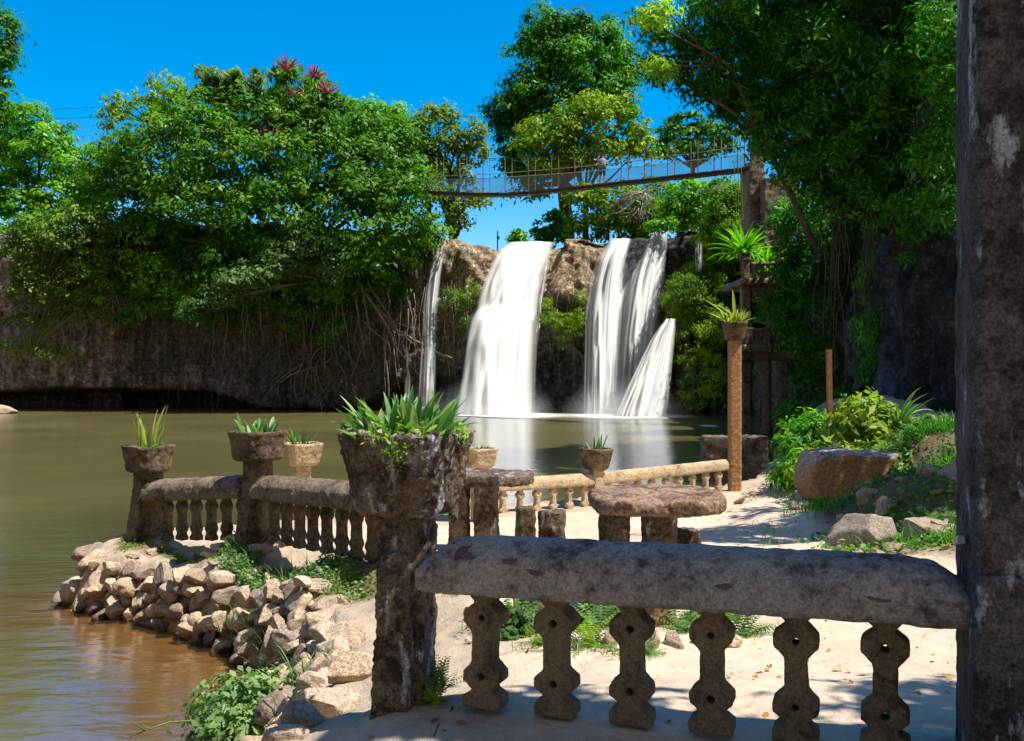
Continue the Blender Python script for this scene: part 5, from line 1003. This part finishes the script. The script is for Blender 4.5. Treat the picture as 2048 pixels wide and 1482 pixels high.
# ================================================================== RUIN
def ruin():
    t = thing('bridge_tower', 'stone bridge tower with planter-topped posts half wrapped in leaves', 'tower', P(1540,560,50.5)); b = t.location
    def bx(name, px0, px1, py0, py1, d, dep, mat='ruin', vox=.07, tp=1.):
        c = P((px0+px1)/2, (py0+py1)/2, d)-b; w = (px1-px0)*d/F; h = (py1-py0)*d/F; mb = MB(); mb.box((c.x, c.y+dep/2, c.z), (w, dep, h), tp, 0, .03); return rough(mb.build(name, MAT[mat], t), vox, .1, .3, .05, .08)
    bx('wall', 1528,1600,355,600,50,2.6); bx('pier', 1498,1530,322,470,50.8,2.0); bx('pier', 1506,1530,440,640,50.2,1.5); bx('buttress', 1586,1606,400,600,49.6,1.0)
    for px, py, d in ((1507,300,50.6),(1520,286,52),(1529,276,53)):
        c = P(px, py, d)-b; o = pot_mb(.56,.42,.42).build('post_planter', MAT['ruin'], t); o.location = c-Vector((0,0,.1)); mb = MB(); mb.box((c.x,c.y,c.z-.6), (.3,.3,1.1)); mb.build('tower_post', MAT['ruin'], t)
    t = thing('ruined_pavilion', 'ruined terrace building with balustraded roof, dark window and columns standing in the water', 'ruin', P(1550,860,47)); b = t.location
    def bx2(name, px0, px1, py0, py1, d, dep, mat='ruin', vox=.06):
        c = P((px0+px1)/2, (py0+py1)/2, d)-b; w = (px1-px0)*d/F; h = (py1-py0)*d/F; mb = MB(); mb.box((c.x, c.y+dep/2, c.z), (w, dep, h), 1, 0, .02); return rough(mb.build(name, MAT[mat], t), vox, .06, .25, .03, .07)
    bx2('roof_slab', 1482,1660,556,570,43,4); bx2('beam', 1484,1600,702,720,43,3); bx2('wall', 1484,1503,570,704,43.2,.5); bx2('wall', 1536,1560,570,704,43.2,.5); bx2('lintel', 1503,1536,570,605,43.25,.5); bx2('back_wall', 1490,1640,575,700,45.5,.5, 'dark'); bx2('balcony_rail', 1490,1540,655,662,42.8,.3); bx2('balcony_slab', 1486,1545,690,704,42.6,.8)
    for x in range(1496,1540,8): o = bpy.data.objects.new('baluster', BALR); C.objects.link(o); o.parent = t; o.location = P(x, 690, 42.8)-b; o.scale = (1.1,1.1,1.12)
    for px, w in ((1492,17),(1533,20),(1566,17),(1614,16)):
        c = P(px, 860, 43.4)-b; o = MB(); h = (868-716)*43.4/F; o.lathe([(w*43/F/2*1.25,-.3),(w*43/F/2*1.2,.2),(w*43/F/2,.5),(w*43/F/2*.95,h)], (c.x,c.y,c.z-.2), 12) if px == 1533 else o.box((c.x,c.y,c.z+h/2-.25), (w*43/F, w*43/F, h), 1, 0, .03); rough(o.build('column', MAT['ruin'], t), .05, .05, .2, .02, .06)
    t = thing('balustrade', 'distant mossy balustrade on the ruined upper terrace', 'balustrade', P(1485,556,42.6), 0, 'stone balustrade runs'); b = t.location
    for x0, x1 in ((1499,1553),(1562,1604),(1624,1680)):
        c0, c1 = P(x0,528,42.6)-b, P(x1,526,42.6)-b; mb = MB(); mb.box(((c0.x+c1.x)/2, 0, c0.z), (c1.x-c0.x, .3, .16), 1, 0, .02); rough(mb.build('rail', MAT['stone_cap'], t), .04, .05, .2, .02, .05)
        for x in np.arange(x0+4, x1-2, 11): o = bpy.data.objects.new('baluster', BALR); C.objects.link(o); o.parent = t; o.location = P(x, 556, 42.6)-b
    for px in (1491,1557,1612):
        c = P(px, 558, 42.6)-b; mb = MB(); mb.box((c.x,0,c.z+.45), (.3,.3,1.0), 1, 0, .03); rough(mb.build('post', MAT['stone_cap'], t), .04, .05, .2, .02, .05)
    c = P(1490,522,42.6)-b; o = pot_mb(.5,.4,.35).build('pot', MAT['ruin'], t); o.location = c
BALR = baluster_mesh('baluster_ruin', 1.0, False, .15); BALR.materials.append(MAT['stone_cap'])
ruin()
mb = MB()
for x0, x1 in ((1466,1474),(1480,1487),(1476,1478)):
    mb.tube([P(x0,270,47), P((x0+x1)/2-1,340,47), P(x1,440,46.5)], .02, .015, 5)
tag(mb.build('hanging_creepers', L['lime'], None, True), 'yellow-green creeper strands hanging beside the bridge tower', 'vines', None, 'stuff')
# ================================================================== RIGHT-HAND TREES
tree('tree', 'big dark leafy tree hanging over the ruin and filling the upper right', 'tree', (14.5,34,2), 29.5,
     [(1420,30,70,50,-1),(1340,70,46,24,-1),(1300,35,26,16,-1),(1345,150,40,18,-1),(1310,125,22,12,-1),(1400,110,60,40,-1),(1390,165,44,26,-1),(1480,90,80,70),(1450,180,60,40,-.5),(1500,220,70,50),(1570,120,90,90,1),(1590,250,80,66),(1660,180,90,90,1),(1680,60,110,80,1.5),(1780,100,100,100,1),(1860,200,80,100,1),(1760,260,90,80,.5),(1680,320,80,60,0),(1600,340,50,40,-.5),(1800,360,80,60),(1880,360,60,80,.4),(1540,40,90,70,1),(1530,280,36,26,-.5),(1890,60,70,90,1),(1720,400,70,50),(1640,400,46,40),(1905,180,40,110,-5),(1890,60,50,70,-5),(1880,320,44,80,-4.5),(1840,420,50,50,-2),(1900,420,36,50,-4.5),(1560,170,90,80,3.5),(1680,200,90,90,3.5),(1790,240,90,90,3.5),(1650,320,80,60,3),(1760,340,80,60,3),(1600,80,90,80,3.5),(1730,80,90,80,3.5),(1770,180,80,80,-1),(1620,100,90,70,-1),(1600,-70,110,70),(1760,-90,120,80,1),(1900,-60,110,90,-1),(1990,80,90,140,-1),(1980,300,80,120,-2)], L['shade'], .175, 17, .62, 1.75, .2, .5, 201, aspect=.36, droop=.5)
tree('tree', 'leafy bough with sunlit yellow-green tips reaching left over the bridge', 'tree', (9.5,30,6), 27,
     [(1298,36,26,14),(1322,16,20,12),(1306,128,20,9),(1334,136,18,8,.3)], L['gold'], .15, 15, .5, .85, .1, .9, 202, aspect=.34, droop=.5)
bush('ivy', 'shaded curtain of creeper hanging over the ruin below the big dark tree', [(1590,420,50,34),(1640,460,56,46),(1580,500,40,30),(1620,530,50,36),(1680,520,50,56),(1600,590,40,34),(1650,610,50,46),(1570,560,34,22),(1575,640,26,40),(1700,600,40,50),(1530,610,16,30,-.6),(1600,690,34,30),(1660,700,40,46),(1720,450,50,60),(1620,760,40,40),(1680,780,50,40),(1560,450,26,20)], 38, 'shade', .2, 14, .6, .95, 203, cat='creeper', stems=False, droop=.6, aspect=.4)
bush('ivy', 'strip of brighter hanging ivy on the left edge of the bare rock face', [(1745,560,24,40),(1750,620,22,40),(1735,680,28,46),(1750,740,24,40),(1770,500,22,36),(1760,440,26,30)], 33, 'bright', .17, 14, .5, 1.0, 204, cat='creeper', stems=False, droop=1., aspect=.36)
bush('ivy', 'dark creeper covering the top of the rock face behind the pillar', [(1800,430,50,50),(1860,440,46,50),(1900,480,30,60),(1830,500,30,30)], 27.6, 'shade', .15, 14, .5, .9, 205, cat='creeper', stems=False, droop=.8, aspect=.36)
bush('shrub', 'dark shrubs at the waterline under the ruin and the creeper curtain', [(1600,830,40,30),(1650,830,50,34),(1700,810,50,34),(1750,800,46,30)], 33, 'shade', .18, 13, .5, .9, 206)
strands('thin bare vines hanging in front of the right cliff', 60, (1640,1915), (300,480), lambda x: 29.5, (2,6), 'bark', 31, .014)
# trees beyond the right edge of the frame whose shade falls on the path and the pillar
def offtree(label, base, blobs, ls, K, seed, per=14, holes=.25):
    b = Vector(base); t = thing('shade_tree', label, 'tree', b, 0); me = crown_mesh('crown', [((x-b.x, y-b.y, z-b.z), a, c, e) for x, y, z, a, c, e in blobs], ls, per, .55, K, seed=seed, holes=holes); link('crown', me, L['shade'], t)
    mb = MB(); limb(mb, (0,0,-.3), (-.4,0,3.4), .22, .15, .06, 8)
    for i, q in enumerate(blobs): limb(mb, (-.4,0,3.4), Vector(q[:3])-b, .10, .03, .12, 6, 7, seed+i)
    mb.build('trunk', MAT['bark'], t, True)
offtree('leafy tree just outside the right edge, shading the pillar and near rail', (6.2,1.6,0), [(3.05,3.42,5.8,.42,.33,.35),(3.5,3.2,5.8,.6,.45,.4),(4.1,3.0,5.9,.8,.5,.45),(4.9,2.75,6.1,.9,.6,.5),(3.6,2.4,6.1,.9,.5,.5),(4.6,1.9,6.3,1.1,.8,.6),(5.4,2.9,6.6,.8,.6,.5),(5.3,3.6,6.3,.6,.3,.3)], .16, 1.0, 301, 14, .22)
offtree('tall tree beyond the right edge, dappling the sandy path', (11.5,12,.8), [(6.7,12.2,7,1.0,.6,.5),(7.8,12.5,7.2,1.2,.9,.6),(9.2,12.6,7.2,1.2,1.1,.8),(9.4,16.4,6.9,1.0,1.0,.6),(9.4,14.4,7,.9,.8,.5),(10.6,13.6,8,1.4,1.4,1)], .2, .95, 302, 14, .1)
offtree('great crown high above the dark trees on the right, out of the frame', (19,27,3), [(9.5,27.5,15.5,2.6,2.4,1.5),(12.5,29,16,3,2.8,1.8),(15.5,28,16.5,3,2.8,2),(13,33,17,3,2.6,1.8),(17,32.5,17,3,2.8,2),(11,31.5,16,2.4,2,1.5),(19,29,17,3,3,2)], .5, .34, 303, 16, .2)
# ================================================================== WIRES AND SMALL THINGS ON THE SKYLINE
for k, (pts, lb) in enumerate((([(40,220),(120,218),(215,213)],'upper power line in the sky at the left'),([(90,238),(215,234)],'lower power line in the sky at the left'),([(820,232),(1000,234),(1560,238)],'upper thin cable across the sky behind the bridge'),([(860,254),(1200,256),(1540,258)],'lower thin cable across the sky behind the bridge'))):
    mb = MB(); mb.tube([P(x, y, 96) for x, y in pts], .028, .028, 5); tag(mb.build('power_line', MAT['wire'], None, True), lb, 'cable')
t = thing('pole', 'small utility pole standing alone on the skyline above the crest', 'pole', P(995,494,92)); mb = MB(); mb.tube([(0,0,-.5),(0,0,1.6)], .08, .07, 6); mb.build('shaft', MAT['bark'], t); mb = MB(); mb.box((.12,0,.9), (.14,.14,.3)); mb.build('box', MAT['wire'], t)
t = thing('fence', 'short piece of wire fence among the trees left of the crest', 'fence', P(840,470,71)); b = t.location
for x in (822,840,857): mb = MB(); mb.tube([P(x,470,71)-b, P(x,438,71)-b], .035, .035, 5); mb.build('post', MAT['cable'], t)
mb = MB(); q = [P(822,468,71)-b, P(857,468,71)-b, P(857,438,71)-b, P(822,438,71)-b]; mb.add(q, [(0,1,2,3)]); mb.build('netting', MAT['net'], t, False, False)

# ================================================================== CAMERA AND LIGHT
cam = bpy.data.cameras.new('camera'); co = bpy.data.objects.new('camera', cam); C.objects.link(co); SC.camera = co
co.location = (0,0,EYE); co.rotation_euler = (R(90),0,0); cam.sensor_width = 36; cam.lens = 36*F/2048; cam.clip_start = .05; cam.clip_end = 4000
SUN_EL, SUN_D = 62, (.95,-.30)
el = R(SUN_EL); dv = Vector((SUN_D[0]*math.cos(el), SUN_D[1]*math.cos(el), math.sin(el))); dv.normalize()
sl = bpy.data.lights.new('sun', 'SUN'); sl.energy = 5.0; sl.angle = R(.5); sl.color = (1,.95,.86)
so = bpy.data.objects.new('sun', sl); C.objects.link(so); so.rotation_euler = (-dv).to_track_quat('-Z', 'Y').to_euler()
W = bpy.data.worlds.new('World'); SC.world = W; W.use_nodes = True; nt = W.node_tree; nt.nodes.clear()
sky = nt.nodes.new('ShaderNodeTexSky'); sky.sky_type = 'NISHITA'; sky.sun_disc = False; sky.sun_elevation = el; sky.sun_rotation = math.atan2(dv.x, dv.y)
sky.air_density = 1.15; sky.dust_density = .6; sky.ozone_density = 3.5; sky.altitude = 300
hs = nt.nodes.new('ShaderNodeHueSaturation'); hs.inputs['Saturation'].default_value = 1.65; hs.inputs['Hue'].default_value = .5
bg = nt.nodes.new('ShaderNodeBackground'); bg.inputs[1].default_value = .128; wo = nt.nodes.new('ShaderNodeOutputWorld')
# unseen grey-white cloud bank added behind the camera as neutral fill light
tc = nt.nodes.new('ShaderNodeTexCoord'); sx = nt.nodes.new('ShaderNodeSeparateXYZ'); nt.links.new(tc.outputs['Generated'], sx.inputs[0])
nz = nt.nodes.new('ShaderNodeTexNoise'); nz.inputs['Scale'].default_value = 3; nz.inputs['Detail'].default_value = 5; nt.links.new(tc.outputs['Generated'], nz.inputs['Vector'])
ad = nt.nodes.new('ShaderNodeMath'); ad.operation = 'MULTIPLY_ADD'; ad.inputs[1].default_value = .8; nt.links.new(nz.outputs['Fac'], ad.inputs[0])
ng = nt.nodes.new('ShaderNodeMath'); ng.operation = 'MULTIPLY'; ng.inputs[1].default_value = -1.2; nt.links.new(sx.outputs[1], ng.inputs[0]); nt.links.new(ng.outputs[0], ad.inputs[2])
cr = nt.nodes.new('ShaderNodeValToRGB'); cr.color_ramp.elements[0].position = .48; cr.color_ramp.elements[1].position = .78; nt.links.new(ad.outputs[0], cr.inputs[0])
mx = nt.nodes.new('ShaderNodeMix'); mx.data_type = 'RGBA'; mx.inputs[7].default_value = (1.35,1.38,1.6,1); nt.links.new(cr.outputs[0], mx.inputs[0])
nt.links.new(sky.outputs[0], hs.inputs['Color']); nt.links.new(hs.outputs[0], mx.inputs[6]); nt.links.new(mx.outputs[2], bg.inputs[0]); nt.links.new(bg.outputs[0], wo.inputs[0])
v = SC.view_settings; v.view_transform = 'Standard'; v.look = 'None'; v.gamma = 1; v.exposure = .63; v.use_curve_mapping = False
cy = SC.cycles; cy.max_bounces = 6; cy.diffuse_bounces = 3; cy.glossy_bounces = 2; cy.transmission_bounces = 4; cy.transparent_max_bounces = 24; cy.caustics_reflective = False; cy.caustics_refractive = False
cy.volume_bounces = 2; cy.volume_step_rate = 2; cy.use_denoising = True; cy.sample_clamp_indirect = 6
